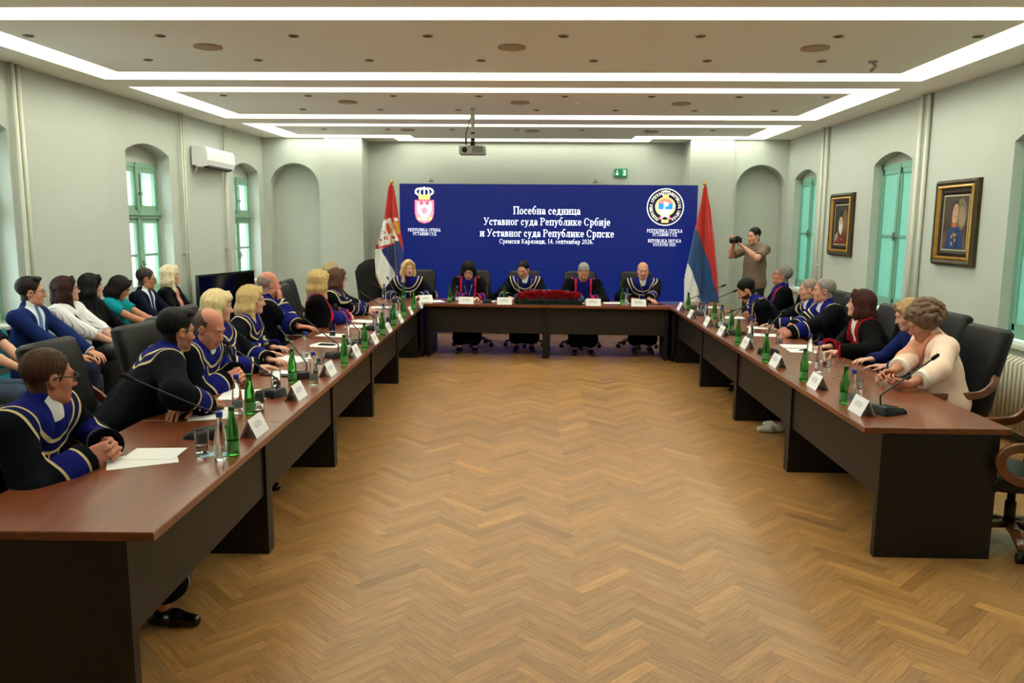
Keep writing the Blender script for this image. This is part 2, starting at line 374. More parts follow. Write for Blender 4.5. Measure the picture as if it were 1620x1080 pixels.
pipes('c', [(xl(12.15)+.05, 12.13), (xl(12.2)+.03, 12.24)], 0.015, 'cream heating pipes at the far end of the air conditioner', [(1.44, -.03)])
pipes('d', [(XR-.05, 12.10), (XR-.03, 11.98)], 0.019, 'cream heating pipes between far frosted window and small portrait', [(1.27, .03)])
pipes('e', [(XR-.05, 9.10), (XR-.03, 8.98)], 0.024, 'cream heating pipes between middle frosted window and large portrait', [(1.02, .03)])
# ================================================================= TABLES
TZ = 0.75
M_TOP = wood_mat('cherry_tabletop', (104, 52, 27), (130, 68, 36), 0.30, (9, 1.1, 9), coat=0.25)
M_TOPX = wood_mat('cherry_tabletop_cross', (104, 52, 27), (130, 68, 36), 0.30, (1.1, 9, 9), coat=0.25)
M_WENGE = mat('wenge_panel', (24, 18, 14), 0.5, noise=(8, 0.15))
M_LEGP = mat('black_brown_side_panel', (14, 11, 9), 0.45)
def table(label, p0, p1, side, depth=0.80, legs=(True, True), cross=False):
    """p0-p1 is the edge towards the middle of the room; side=+1/-1 says where the sitters are (left normal or right)"""
    p0 = np.array(p0, float); p1 = np.array(p1, float); L = np.linalg.norm(p1-p0); d = (p1-p0)/L
    nrm = np.array([-d[1], d[0]])*side
    rz = math.atan2(d[1], d[0])
    t = thing('conference_table', label, 'table', (p0[0], p0[1], 0), rz, 'conference tables of the horseshoe')
    s = side; Y = lambda a, b: (min(a*s, b*s), max(a*s, b*s))
    top = MB(); b = 0.004; y0, y1 = Y(0, depth)
    top.loft([[(x, y, z) for x, y in ((i, y0+i), (L-i, y0+i), (L-i, y1-i), (i, y1-i))] for z, i in ((TZ-.036, b), (TZ-.032, .001), (TZ-.004, .001), (TZ, b))])
    top.build('table_top', M_TOP if cross else M_TOPX, t)
    for k, x in enumerate((0.002, L-.047)):
        if legs[k]: 
            m = MB(); a, c = Y(.10, depth-.06); m.box(x, x+.045, a, c, 0, TZ-.036); m.build('side_panel', M_LEGP, t)
    m = MB(); a, c = Y(.115, .135); m.box(.040, L-.040, a, c, .345, TZ-.036); m.build('modesty_panel', M_WENGE, t)
    return t
LA, LB = np.array([-1.338, 2.648]), np.array([-1.508, 10.85])
ld = (LB-LA)/np.linalg.norm(LB-LA)
lp = lambda s: LA + ld*s
names = ['first from the camera', 'second from the camera', 'third from the camera', 'fourth from the camera', 'fifth, joining the corner']
LLEN = np.linalg.norm(LB-LA); ls = [0, 1.6, 3.2, 4.8, 6.4, LLEN]
for i in range(5):
    table('brown topped table of left row, ' + names[i], lp(ls[i]), lp(ls[i+1]), 1, legs=(True, True))
RA, RB = np.array([1.823, 4.31]), np.array([1.823, 10.70])
names = ['first, with dark end panel facing the camera', 'second from the camera', 'third from the camera', 'fourth and last, joining the corner']
rs = np.linspace(0, 6.39, 5)
for i in range(4):
    table('brown topped table of right row, ' + names[i], RA+np.array([0, rs[i]]), RA+np.array([0, rs[i+1]]), -1)
BL, BRr = np.array([-1.508, 10.85]), np.array([1.823, 10.70])
mid = (BL+BRr)/2
table('brown topped head table, half under the dark-haired woman', BL, mid, 1, cross=True)
table('brown topped head table, half under the two grey men', mid, BRr, 1, cross=True)
for nm, p in (('brown corner table in front of the flag with the eagle', [BL, BL+np.array([.0360, .7992]), BL+np.array([-.80, .82]), BL+np.array([-.7998, -.0166])]),
              ('brown corner table in front of the red, blue and white flag', [BRr, BRr+np.array([.80, 0]), BRr+np.array([.80, .80]), BRr+np.array([0.0360, .7992])])):
    c = sum(p)/4; t = thing('corner_table', nm, 'table', (c[0], c[1], 0), 0, 'corner tables of the horseshoe')
    m = MB(); m.loft([[(q[0]-c[0], q[1]-c[1], z) for q in p] for z in (TZ-.036, TZ)]); m.build('table_top', M_TOP, t)
    m = MB(); sg = 1 if c[0] > 0 else -1
    m.box(-sg*.34-.02, -sg*.34+.02, -.36, .34, 0, TZ-.036); m.build('side_panel', M_LEGP, t)
    m = MB(); m.box(-.36, .36, .30, .34, 0, TZ-.036); m.build('back_panel', M_LEGP, t)

# ================================================================= CHAIRS
M_LEATHER = mat('black_leather', (17, 18, 19), 0.42, bump=(180, 0.12), spec=0.35)
M_ARMWOOD = wood_mat('armrest_walnut', (92, 50, 26), (126, 72, 38), 0.3, (20, 6, 20), coat=0.3)
M_BLACKP = mat('black_plastic', (16, 16, 17), 0.45)
def bez(P, n=16):
    """smooth curve through points (Catmull-Rom)"""
    P = [np.array(p, float) for p in P]; Q = [2*P[0]-P[1]] + P + [2*P[-1]-P[-2]]; out = []
    for i in range(1, len(Q)-2):
        for k in range(n):
            t = k/n; a, b, c, d = Q[i-1:i+3]
            out.append(0.5*((2*b)+(c-a)*t+(2*a-5*b+4*c-d)*t*t+(3*b-a-3*c+d)*t**3))
    out.append(P[-1]); return out
def slab(path, widths, thick, mi=None, m=None):
    """upholstered slab: path in the YZ plane; rounded sections across X"""
    m = m or MB(); rings = []; n = len(path)
    for i, p in enumerate(path):
        p = np.array(p, float); t = np.array(path[min(i+1, n-1)])-np.array(path[max(i-1, 0)]); t = t/np.linalg.norm(t)
        nm = np.array([0, -t[2], t[1]]); w = widths[i]/2; h = thick[i]/2
        rings.append([p + np.array([a*w, 0, 0]) + nm*b*h for a, b in RR2(w, h)])
    return m.loft(rings, True, True, mi)
def RR2(w, h, k=4):
    rx = min(1, h/w*0.95); out = []
    for sx, sy, a0 in ((1,1,0),(-1,1,90),(-1,-1,180),(1,-1,270)):
        for i in range(k+1):
            a = math.radians(a0+90*i/k); out.append((sx*(1-rx)+rx*math.cos(a), sy*0.05+0.95*math.sin(a)))
    return out
def make_chair():
    t = thing('conference_chair', 'x', 'chair', (0,0,0), 0, 'black leather conference chairs')
    pth = bez([(0, -.26, .395), (0, .0, .425), (0, .20, .435), (0, .265, .40)], 5); n = len(pth)
    slab(pth, [.46+.05*math.sin(PI*i/(n-1)) for i in range(n)], [.05+.065*math.sin(PI*min(1, max(.06, i/(n-1)))) for i in range(n)]).build('seat', M_LEATHER, t, True)
    pth = bez([(0, -.20, .40), (0, -.245, .55), (0, -.27, .75), (0, -.32, .97), (0, -.355, 1.08), (0, -.365, 1.125)], 5); n = len(pth)
    sw = lambda u: .40 + .11*math.sin(PI*min(1, u*1.2+.05)*.75) - (.12*max(0, (u-.85)/.15)**2)
    st = lambda u: .07+.045*math.sin(PI*min(.93, u)) + .015*math.sin(u*9)
    m = MB(); slab(pth, [sw(i/(n-1)) for i in range(n)], [st(i/(n-1)) for i in range(n)], m=m)
    bk = m.build('backrest', M_LEATHER, t, True)
    m = MB()      # the seams down the two sides of the back
    for sx in (-1, 1): m.tube([(sx*sw(i/(n-1))*.36, p[1]+st(i/(n-1))*.49, p[2]) for i, p in enumerate(pth)][1:-1], .004, 6)
    m.build('seam', M_BLACKP, bk, True)
    for sx in (-1, 1):
        m = MB(); X = sx*.285
        m.sweep(bez([(sx*.235, -.285, .80), (X, -.235, .735), (X, -.15, .675), (X, .05, .66), (X, .20, .655), (X, .262, .61), (X, .25, .53), (X, .17, .475), (sx*.26, .0, .44), (sx*.23, -.08, .42)], 5), .052, .028, up=(1, 0, 0), rnd=.35)
        m.build('armrest', M_ARMWOOD, t, True)
    m = MB(); m.lathe([(.03, .12), (.03, .26), (.022, .26), (.022, .385), (.10, .385), (.10, .40)], 14); m.build('gas_column', M_BLACKP, t, True)
    for k in range(5):
        a = 2*PI*k/5+.3; d = np.array([math.cos(a), math.sin(a), 0]); m = MB()
        m.sweep([d*.03+np.array([0, 0, .125]), d*.15+np.array([0, 0, .12]), d*.30+np.array([0, 0, .075])], [.06, .052, .04], [.04, .036, .03]); lg = m.build('base_leg', M_ARMWOOD, t, True)
        m = MB()
        for s in (-1, 1):
            c = d*.30 + np.array([-d[1], d[0], 0])*s*.016; e = np.array([-d[1], d[0], 0])*.011
            m.tube([c-e+np.array([0, 0, .029]), c+e+np.array([0, 0, .029])], .029, 12)
        m.tube([d*.30+np.array([0, 0, .03]), d*.30+np.array([0, 0, .07])], .012, 8)
        m.build('castor', M_BLACKP, lg, True)
    return t
CH0 = make_chair(); _first = [True]
def chair(x, y, face, label):
    """face: direction the sitter looks, degrees from +Y towards -X"""
    if _first[0]: _first[0] = False; CH0.location = (x, y, 0); CH0.rotation_euler = (0, 0, math.radians(face)); CH0['label'] = label; return CH0
    return dup(CH0, (x, y, 0), math.radians(face), label)
# ================================================================= THINGS ON WALLS AND CEILING
M_WHITEP = mat('white_plastic', (236, 238, 238), 0.35)
M_DARKSLOT = mat('dark_slot', (20, 22, 22), 0.6)
# ---- air conditioner
t = thing('air_conditioner', 'white split air conditioner high on the left wall between windows', 'air conditioner', (xl(11.62), 11.62, 2.59), math.radians(-88.5))
m = MB(); pr = [(0, .03), (.10, 0), (.19, .02), (.215, .09), (.215, .22), (.19, .275), (0, .285)]
m.loft([[(x, y, z) for y, z in pr] for x in (-.55, -.54, .54, .55)]); m.build('body', M_WHITEP, t)
m = MB(); m.obox((0, .165, .008), (.47, 0, 0), (0, .035, .012), (0, -.003, .01)); m.build('air_flap', M_DARKSLOT, t)
m = MB(); m.obox((0, .2165, .155), (.535, 0, 0), (0, .003, 0), (0, 0, .06)); m.build('front_panel', M_WHITEP, t)
m = MB(); m.tube([(.45, .03, .03), (.47, .025, -.03), (.47, .01, -.06)], .012); m.build('drain_hose', M_WHITEP, t, True)
# ---- projector on its pole
M_PROJ = mat('projector_grey', (176, 178, 170), 0.4)
t = thing('projector', 'grey projector hanging from the ceiling on a pole', 'projector', (-.80, 10.25, 2.70))
m = MB(); m.loft([[(x*sx, y*sy, z) for x, y in RR(.2)] for z, sx, sy in ((0, .155, .12), (.012, .165, .13), (.085, .165, .13), (.10, .155, .12))]); b = m.build('body', M_PROJ, t)
m = MB(); m.tube([(-.09, -.125, .05), (-.09, -.15, .05)], .034, 16); m.build('lens', M_BLACKP, b, True)
m = MB(); 
for k in range(6): m.box(.0, .14, -.1325, -.130, .018+k*.012, .024+k*.012)
m.build('vent', M_DARKSLOT, b)
m = MB(); m.tube([(0, 0, .16), (0, 0, .36)], .018, 12); m.tube([(0, 0, .36), (0, 0, CEIL-2.70)], .026, 12); m.build('pole', M_PIPE, t, True)
m = MB(); m.tube([(0, 0, .10), (.0, 0, .16)], .03, 10); m.tube([(0, 0, .255), (0, 0, .275)], .026, 10); m.tube([(0, 0, .17), (0, 0, .20)], .027, 10); m.box(-.06, .06, -.05, .05, .10, .112); m.build('mount', M_BLACKP, t, True)
m = MB(); m.tube(bez([(-.02, .03, CEIL-2.70), (-.03, .03, .45), (-.08, .02, .28), (-.085, 0, .19), (-.085, 0, .10)], 6), .006, 6); m.tube([(-.085, 0, .13), (-.085, 0, .20)], .013, 8); m.build('cable', M_BLACKP, t, True)
# ---- exit sign
t = thing('exit_sign', 'green exit sign with arrow and running figure above the blue screen', 'sign', (1.50, YB, 2.75))
M_EXITG = mat('exit_green', (20, 120, 80), 0.5, emit=(20, 130, 85), estr=0.35); M_EXITW = mat('exit_white', (230, 245, 236), 0.5, emit=(230, 245, 236), estr=0.5)
m = MB(); m.box(-.112, .112, -.04, 0, -.07, .07); m.build('panel', M_EXITG, t)
m = MB(); y = -.042
m.box(-.075, -.06, y, y+.003, -.02, .045); m.add([(-.10, y, -.01), (-.035, y, -.01), (-.0675, y, -.05)], [(0, 1, 2)]); m.build('arrow', M_EXITW, t)
m = MB(); m.box(.035, .085, y, y+.003, -.05, .05); m.build('doorway', M_EXITW, t)
m = MB(); y -= .002; m.ball((.052, y, .034), (.009, .002, .009), 8, 6); m.tube([(.05, y, .022), (.045, y, -.005)], .007, 6); m.tube([(.046, y, -.004), (.06, y, -.02), (.056, y, -.042)], .004, 6); m.tube([(.045, y, -.004), (.035, y, -.022), (.024, y, -.03)], .004, 6); m.tube([(.05, y, .018), (.066, y, .006)], .0035, 6); m.build('running_figure', M_EXITG, t)
# ---- small fittings on the far wall
for x, w in ((-1.87, 'left'), (1.06, 'right')):
    t = thing('wall_sensor', 'tiny grey sensor on the far wall above the %s part of the blue screen' % w, 'sensor', (x, YB, 2.62))
    m = MB(); m.box(-.05, .05, -.02, 0, -.02, -.005); m.build('bracket', M_PIPE, t); m = MB(); m.ball((0, -.02, .012), .016, 10, 8); m.build('eye', M_PROJ, t, True)
# ---- ceiling fittings
PZ = CEIL+.008
M_SPOTF = mat('spot_lamp_face', (96, 84, 68), .5); M_SPOT = mat('spot_trim', (150, 132, 108), 0.4, metal=0.6); M_SPKR = mat('speaker_grille', (186, 164, 132), 0.8)
spots1 = [(133,57),(318,57),(503,56),(688,56),(877,56),(1068,57),(1262,57),(1455,57),(232,96),(392,96),(551,97),(712,97),(875,97),(1042,97),(1207,98)]
def unproj(px, py, z):
    d = cf*1.0 + cr*((px-810)/F_PX) - cu*((py-540)/F_PX); t = (z-CAM_H)/d[2]; return (d[0]*t, d[1]*t)
CEILING_SPOTS = [[(-4.0+1.05*i, 6.42) for i in range(8)], [(-3.5+1.0*i, 7.35) for i in range(7)], [(-3.6+.98*i, 9.35) for i in range(8)], [(-3.0+1.0*i, 10.45) for i in range(7)], [(-3.3+1.0*i, 12.6) for i in range(7)]]
s0 = None; kk = 0; ROW = ['front row of the nearest ceiling panel', 'back row of the nearest ceiling panel', 'front row of the second ceiling panel', 'back row of the second ceiling panel', 'farthest ceiling panel']
ORD = ['first', 'second', 'third', 'fourth', 'fifth', 'sixth', 'seventh', 'eighth']
for r, row in enumerate(CEILING_SPOTS):
    for i, (x, y) in enumerate(row):
        lb = 'small recessed ceiling spotlight, %s from left, %s' % (ORD[i], ROW[r])
        if s0 is None:
            s0 = thing('ceiling_spotlight', lb, 'spotlight', (x, y, PZ), 0, 'recessed ceiling spotlights')
            m = MB(); m.lathe([(.026, 0), (.040, 0), (.042, -.006), (.026, -.009)], 18, cap=False); m.build('trim_ring', M_SPOT, s0, True)
            m = MB(); m.lathe([(.001, -.001), (.027, -.001), (.027, -.006), (.001, -.003)], 14); m.build('lamp_face', M_SPOTF, s0, True)
        else: dup(s0, (x, y, PZ), None, lb)
s0 = None
for i, (x, y) in enumerate([(-2.73, 6.80), (-.21, 6.80), (2.26, 6.82), (-2.27, 9.80), (-.2, 9.80), (1.72, 9.85), (-2.0, 12.65), (-.07, 12.7), (1.78, 12.75)]):
    lb = 'round ceiling speaker grille, %s of three in the %s' % (['leftmost', 'middle one', 'rightmost'][i % 3], ['nearest ceiling panel', 'second ceiling panel', 'farthest ceiling panel'][i//3])
    if s0 is None:
        s0 = thing('ceiling_speaker', lb, 'speaker', (x, y, PZ), 0, 'round ceiling speakers'); m = MB(); m.lathe([(.001, 0), (.115, 0), (.115, -.012), (.10, -.016), (.001, -.014)], 28); m.build('grille', M_SPKR, s0, True)
    else: dup(s0, (x, y, PZ), None, lb)
t = thing('smoke_detector', 'white smoke detector on the second ceiling panel', 'smoke detector', (.52, 9.75, PZ)); m = MB(); m.lathe([(.055, 0), (.055, -.02), (.03, -.03), (.028, -.045), (.001, -.047)], 18); m.build('body', M_WHITEP, t, True)
t = thing('ceiling_camera', 'small angled device fixed near the right end of the nearest ceiling panel', 'camera', (2.95, 7.36, PZ))
m = MB(); m.lathe([(.04, 0), (.04, -.015), (.001, -.015)], 14); m.build('mount', M_PROJ, t, True); m = MB(); m.tube([(0, 0, -.015), (.02, -.02, -.05), (-.03, -.04, -.09)], .015, 8); m.build('arm', M_PROJ, t, True)
# ---- radiators under the windows (the near right one shows)
M_RAD = mat('radiator_enamel', (214, 208, 184), 0.4)
def radiator(y0, y1, label):
    t = thing('radiator', label, 'radiator', (XR-.12, (y0+y1)/2, 0), 0); n = int((y1-y0)/.058); h = (y1-y0)/2
    for i in range(n):
        y = -h+.03+i*(2*h-.06)/(n-1); m = MB()
        m.sweep([(-.055, y, .14), (-.055, y, .70), (0, y, .735), (.055, y, .70), (.055, y, .14), (0, y, .115), (-.055, y, .14)], .036, .036, up=(0, 1, 0)); m.box(-.03, .03, y-.006, y+.006, .14, .70)
        m.build('radiator_rib', M_RAD, t, True)
    m = MB(); m.tube([(0, -h, .70), (0, h, .70)], .02, 10); m.tube([(0, -h, .15), (0, h, .15)], .02, 10); m.build('header_pipe', M_RAD, t, True)
    m = MB(); 
    for s in (-1, 1): m.tube([(0, s*(h-.1), 0), (0, s*(h-.1), .15)], .014, 8)
    m.build('foot', M_RAD, t, True)
radiator(6.36, 7.38, 'cream ribbed radiator under the frosted window by the empty chair')
# ---- framed portraits (generic sitters)
M_GOLD = mat('gold_frame', (196, 150, 72), 0.32, metal=0.7, noise=(30, 0.25), bump=(90, 0.25)); M_BRONZE = mat('bronze_frame', (70, 60, 38), 0.45, metal=0.4, noise=(25, 0.2), bump=(70, 0.3))
M_MOUNT = mat('dark_slip', (30, 22, 18), 0.6); M_LINE = mat('pale_gilt', (190, 176, 140), 0.5)
def ell(c, rx, rz, n=20, a0=0, a1=360): return [(c[0]+rx*math.cos(math.radians(a0+(a1-a0)*i/n)), c[1]+rz*math.sin(math.radians(a0+(a1-a0)*i/n))) for i in range(n if a1-a0 == 360 else n+1)]
def poly(m, pts, y, mi=0, th=0.0):
    m.add([(x, y, z) for x, z in pts], [tuple(range(len(pts)))], mi)
def portrait(yc, zc, label, layers):
    """local +X runs along the wall to the viewer's right, -Y faces the room"""
    t = thing('framed_portrait', label, 'painting', (XR, yc, zc), math.radians(-90)); W, Hh = .40, .43
    for nm, mt, o, i, d0, d1 in (('outer_frame', M_BRONZE, 0, .055, .035, .05), ('gilt_frame', M_GOLD, .055, .09, .05, .03), ('slip', M_MOUNT, .09, .155, .028, .024)):
        m = MB(); a = [(-W+o, -Hh+o), (W-o, -Hh+o), (W-o, Hh-o), (-W+o, Hh-o)]; b = [(-W+i, -Hh+i), (W-i, -Hh+i), (W-i, Hh-i), (-W+i, Hh-i)]
        md = [((p[0]+q[0])/2, (p[1]+q[1])/2) for p, q in zip(a, b)]; e = max(d0, d1)+.012
        m.loft([[(x, 0, z) for x, z in a], [(x, -d0, z) for x, z in a], [(x, -e, z) for x, z in md], [(x, -d1, z) for x, z in b], [(x, 0, z) for x, z in b]], cap=False)
        m.build(nm, mt, t)
    m = MB(); mats = [M_LINE]; m.box(-W+.15, W-.15, -.026, 0, -Hh+.15, Hh-.15)
    for k, (rgb, pts) in enumerate(layers):
        mats.append(mat('pigment_%d_%d_%d' % rgb, rgb, 0.5, noise=(9, 0.18))); poly(m, pts, -.0264-.0004*k, k+1)
    m.build('canvas', mats, t); return t
rc = lambda a, b, c, d: [(a, c), (b, c), (b, d), (a, d)]
portrait(8.25, 1.885, 'large framed portrait of a mustached man in a blue uniform', [
    ((70, 58, 44), rc(-.235, .235, -.265, .265)), ((120, 104, 80), ell((.10, .08), .11, .16)), ((150, 132, 102), ell((.12, .06), .06, .10)),
    ((110, 74, 34), [(-.235, -.265), (-.225, -.12), (-.17, -.08), (-.12, -.10), (-.10, -.265)]), ((110, 74, 34), [(.14, -.265), (.16, -.10), (.21, -.11), (.225, -.265)]),
    ((26, 66, 116), [(-.17, -.265), (-.15, -.11), (-.08, -.035), (.06, -.035), (.16, -.10), (.18, -.265)]), ((20, 48, 88), [(.02, -.265), (.03, -.06), (.07, -.05), (.09, -.265)]),
    ((168, 96, 36), [(-.06, -.045), (-.055, .02), (.035, .02), (.045, -.045)]), ((196, 158, 126), [(-.06, .02), (-.05, .16), (-.03, .19), (.03, .19), (.055, .14), (.05, .04), (.02, .0), (-.03, 0)]),
    ((44, 34, 28), [(-.066, .10), (-.07, .19), (-.03, .225), (.04, .215), (.055, .17), (.02, .19), (-.03, .18), (-.05, .13)]), ((54, 40, 32), [(-.01, .055), (.02, .068), (.05, .055), (.02, .058)]), ((60, 44, 36), [(-.02, .13), (.01, .135), (.01, .128), (-.02, .124)]), ((60, 44, 36), [(.025, .132), (.05, .13), (.05, .124), (.025, .126)]),
    ((186, 150, 84), ell((.0, -.12), .018, .02)), ((186, 150, 84), ell((-.04, -.14), .016, .018)), ((186, 150, 84), ell((.03, -.17), .018, .02)), ((186, 150, 84), ell((-.03, -.21), .02, .02)), ((186, 150, 84), ell((.045, -.12), .014, .016)), ((180, 40, 34), rc(.015, .035, -.16, -.14))])
portrait(11.28, 1.865, 'small looking dark framed portrait of a white-bearded man in red robe', [
    ((54, 46, 36), rc(-.235, .235, -.265, .265)), ((118, 92, 54), ell((.13, .02), .09, .19)), ((26, 22, 20), [(-.04, .10), (-.045, .20), (.06, .20), (.06, .09), (.01, .12)]),
    ((118, 42, 30), [(-.20, -.265), (-.18, -.16), (-.08, -.09), (.10, -.09), (.18, -.15), (.20, -.265)]), ((190, 176, 156), [(-.20, -.24), (-.17, -.14), (-.10, -.10), (-.12, -.2)]),
    ((208, 200, 186), ell((.0, -.01), .075, .12)), ((196, 158, 128), ell((.02, .04), .042, .062)), ((214, 208, 196), [(-.05, -.02), (.0, .0), (.06, -.01), (.05, -.11), (.01, -.15), (-.04, -.10)]),
    ((60, 70, 66), ell((-.02, -.15), .03, .03)), ((168, 120, 60), ell((.05, -.20), .03, .02)), ((150, 60, 44), ell((-.08, -.2), .05, .05))])
# ---- television by the far left wall
t = thing('television', 'large black glossy television standing by the left wall under the far window', 'television', (-4.33, 11.07, 0), math.radians(-103))
M_GLOSS = mat('black_gloss_screen', (8, 8, 9), 0.08, spec=0.6)
m = MB(); m.box(-.66, .66, -.025, .02, .38, 1.135); m.build('casing', M_BLACKP, t)
m = MB(); m.box(-.635, .635, .0205, .0235, .405, 1.11); m.build('screen', M_GLOSS, t)
m = MB(); m.box(-.3, .3, -.06, -.026, .05, .9); m.box(-.5, -.44, -.3, .3, 0, .05); m.box(.44, .5, -.3, .3, 0, .05); m.box(-.5, .5, -.06, -.02, .0, .05); m.build('stand', M_BLACKP, t)
# ---- LED wall
SY = 13.30; SX0, SX1, SZ1 = -2.25, 2.65, 2.487
M_LED = mat('led_blue', (6, 8, 24), 0.35, emit=(15, 34, 112), estr=.92, spec=0.35)
M_LEDW = mat('led_white', (255, 255, 255), 0.5, emit=(235, 240, 255), estr=1.15)
def px2s(px, py):
    d = cf + cr*((px-810)/F_PX) - cu*((py-540)/F_PX); t = SY/d[1]; return d[0]*t, CAM_H+d[2]*t
t = thing('video_wall', 'wide blue video wall with white Cyrillic title and two crests', 'screen', (0, SY, 0))
LEDT = t
m = MB(); m.box(SX0, SX1, 0.0, .075, .02, SZ1); m.build('cabinets', M_BLACKP, t)
m = MB(); m.quad((SX0, -.003, .02), (SX1, -.003, .02), (SX1, -.003, SZ1), (SX0, -.003, SZ1)); m.build('display_face', M_LED, t)
m = MB()
for x in (SX0+.3, -.6, .9, SX1-.3): m.box(x-.03, x+.03, .08, .6, 0, .05); m.box(x-.02, x+.02, .08, .13, .05, 1.8); m.tube([(x, .12, 1.7), (x, .56, .05)], .02, 8)
m.build('support_frame', M_BLACKP, t)
# serif lettering, drawn stroke by stroke. unit: cap height 1, x-height .68
class Pen:
    def __init__(s, wt=1.0): s.m = MB(); s.x = 0; s.tf = None; s.wt = wt
    def q(s, pts): s.m.add([s.tf(x, z) for x, z in pts], [tuple(range(len(pts)))])
    def rect(s, a, b, c, d): s.q([(a, c), (b, c), (b, d), (a, d)])
    def stem(s, x, y0, y1, w=.17, sf=.09):
        x += w*(1-s.wt)/2; w *= s.wt
        s.rect(x, x+w, y0, y1)
        if sf: s.rect(x-sf, x+w+sf, y0, y0+.055); s.rect(x-sf, x+w+sf, y1-.055, y1)
    def bar(s, a, b, z, h=.075): s.rect(a, b, z-h/2, z+h/2)
    def ring(s, cx, cz, rx, rz, a0=0, a1=360, wx=.165, wz=.065, n=22):
        P = []; wx *= s.wt
        for i in range(n+1):
            a = math.radians(a0+(a1-a0)*i/n); P.append(((cx+rx*math.cos(a), cz+rz*math.sin(a)), (cx+(rx-wx)*math.cos(a), cz+(rz-wz)*math.sin(a))))
        for (o1, i1), (o2, i2) in zip(P, P[1:]): s.q([o1, o2, i2, i1])
    def diag(s, x0, z0, x1, z1, w):
        w *= s.wt if w > .1 else 1
        s.q([(x0-w/2, z0), (x0+w/2, z0), (x1+w/2, z1), (x1-w/2, z1)])
    def dot(s, x, z, r=.085): s.q([(x+r*math.cos(2*PI*i/8), z+r*math.sin(2*PI*i/8)) for i in range(8)])
def glyph(p, ch):
    """draws ch with its left edge at 0 and returns the advance"""
    X = .68
    up = ch.isupper(); h = 1.0 if up or ch.isdigit() else X; c = ch
    two = lambda w: (p.stem(.08, 0, h), p.stem(w-.08-.17, 0, h))
    lo = {'о':'O','с':'C','е':'e','а':'a','р':'p','у':'y'}
    if c in 'оО' : 
        W = .62 if not up else .9; p.ring(W/2, h/2, W/2-.03, h/2+.02); return W
    if c in 'сС':
        W = .56 if not up else .84; p.ring(W/2, h/2, W/2-.03, h/2+.02, 40, 322); p.dot(W-.13, h*.76, .08); return W
    if c == 'е': p.ring(.29, h/2, .26, h/2+.02, 0, 325); p.bar(.1, .53, h*.53); return .58
    if c == 'а': p.ring(.23, h*.27, .2, h*.29); p.stem(.37, 0, h*.75, .16, 0); p.ring(.29, h*.70, .22, h*.32, 10, 170); p.dot(.12, h*.72, .07); p.rect(.5, .6, 0, .06); return .60
    if c == 'б': p.ring(.31, h*.48, .27, h*.5); p.ring(.36, h*.75, .31, h*.62, 95, 190, .15); p.bar(.28, .58, 1.02, .13); return .64
    if c in 'нН': two(.70 if not up else .88); p.bar(.2, (.70 if not up else .88)-.2, h*.52); return .70 if not up else .88
    if c in 'пП': W = .70 if not up else .88; two(W); p.bar(.1, W-.1, h-.04); return W
    if c in 'иИ': W = .72 if not up else .92; two(W); p.diag(.2, .08, W-.2, h-.08, .09); return W
    if c in 'цЦ': W = .72 if not up else .92; two(W); p.bar(.1, W-.02, .04); p.rect(W-.07, W, -.2, .06); return W
    if c in 'дД': W = .68 if not up else .9; p.stem(W-.3, 0, h, .17, 0); p.bar(.22, W-.1, h-.03); p.diag(.2, 0, .28, h, .09); p.bar(.02, W, .035); p.rect(.02, .08, -.2, .05); p.rect(W-.06, W, -.2, .05); return W
    if c in 'тТ': W = .60 if not up else .78; p.stem(W/2-.085, 0, h); p.bar(.03, W-.03, h-.04); p.rect(.03, .09, h-.22, h); p.rect(W-.09, W-.03, h-.22, h); return W
    if c in 'лЛ': W = .68 if not up else .86; p.stem(W-.26, 0, h); p.bar(.22, W-.1, h-.03); p.diag(.14, .02, .28, h, .09); p.dot(.11, .07, .07); return W
    if c in 'кКK': W = .68 if not up else .88; p.stem(.08, 0, h); p.diag(.30, h*.48, W-.14, h-.03, .08); p.diag(W-.12, 0, .32, h*.56, .17); p.bar(W-.24, W, .03, .055); p.bar(W-.24, W, h-.03, .055); return W
    if c in 'вВB': W = .58 if not up else .74; p.stem(.08, 0, h); p.ring(W*.48, h*.27, W*.46, h*.27, -92, 92); p.ring(W*.44, h*.75, W*.42, h*.25, -92, 92); return W
    if c == 'г': p.stem(.08, 0, h); p.bar(.1, .52, h-.04); p.rect(.46, .52, h-.22, h); return .54
    if c in 'мМ': W = .84 if not up else 1.06; p.stem(.08, 0, h, .09); p.stem(W-.25, 0, h); p.diag(W/2, .02, .16, h-.03, .14); p.diag(W/2, .02, W-.2, h-.03, .07); return W
    if c in 'рРPR':
        W = .64 if not up else .74; b = -.32 if not up else 0; p.stem(.08, b, h)
        cz = h*.5 if not up else .73; p.ring(W*.45, cz, W*.49, h*.52 if not up else .27, -100, 100)
        if c == 'R': p.diag(W-.05, 0, W*.42, .5, .17); p.bar(W-.15, W+.1, .03, .055); return W+.08
        return W
    if c == 'у': p.diag(.31, 0, .14, h-.03, .16); p.diag(.18, -.3, .52, h-.03, .075); p.bar(.02, .28, h-.03, .055); p.bar(.42, .62, h-.03, .055); p.dot(.13, -.25, .08); return .62
    if c == 'У': p.diag(.42, .36, .16, .97, .17); p.diag(.28, 0, .72, .97, .08); p.bar(.02, .34, .97, .055); p.bar(.6, .84, .97, .055); p.dot(.2, .06, .09); return .82
    if c == 'V': p.diag(.42, 0, .16, .97, .17); p.diag(.42, 0, .72, .97, .08); p.bar(.02, .34, .97, .055); p.bar(.6, .84, .97, .055); return .84
    if c in 'АA': p.diag(.14, 0, .42, 1, .08); p.diag(.72, 0, .42, 1, .17); p.bar(.22, .62, .34); p.bar(.02, .27, .03, .055); p.bar(.56, .88, .03, .055); return .88
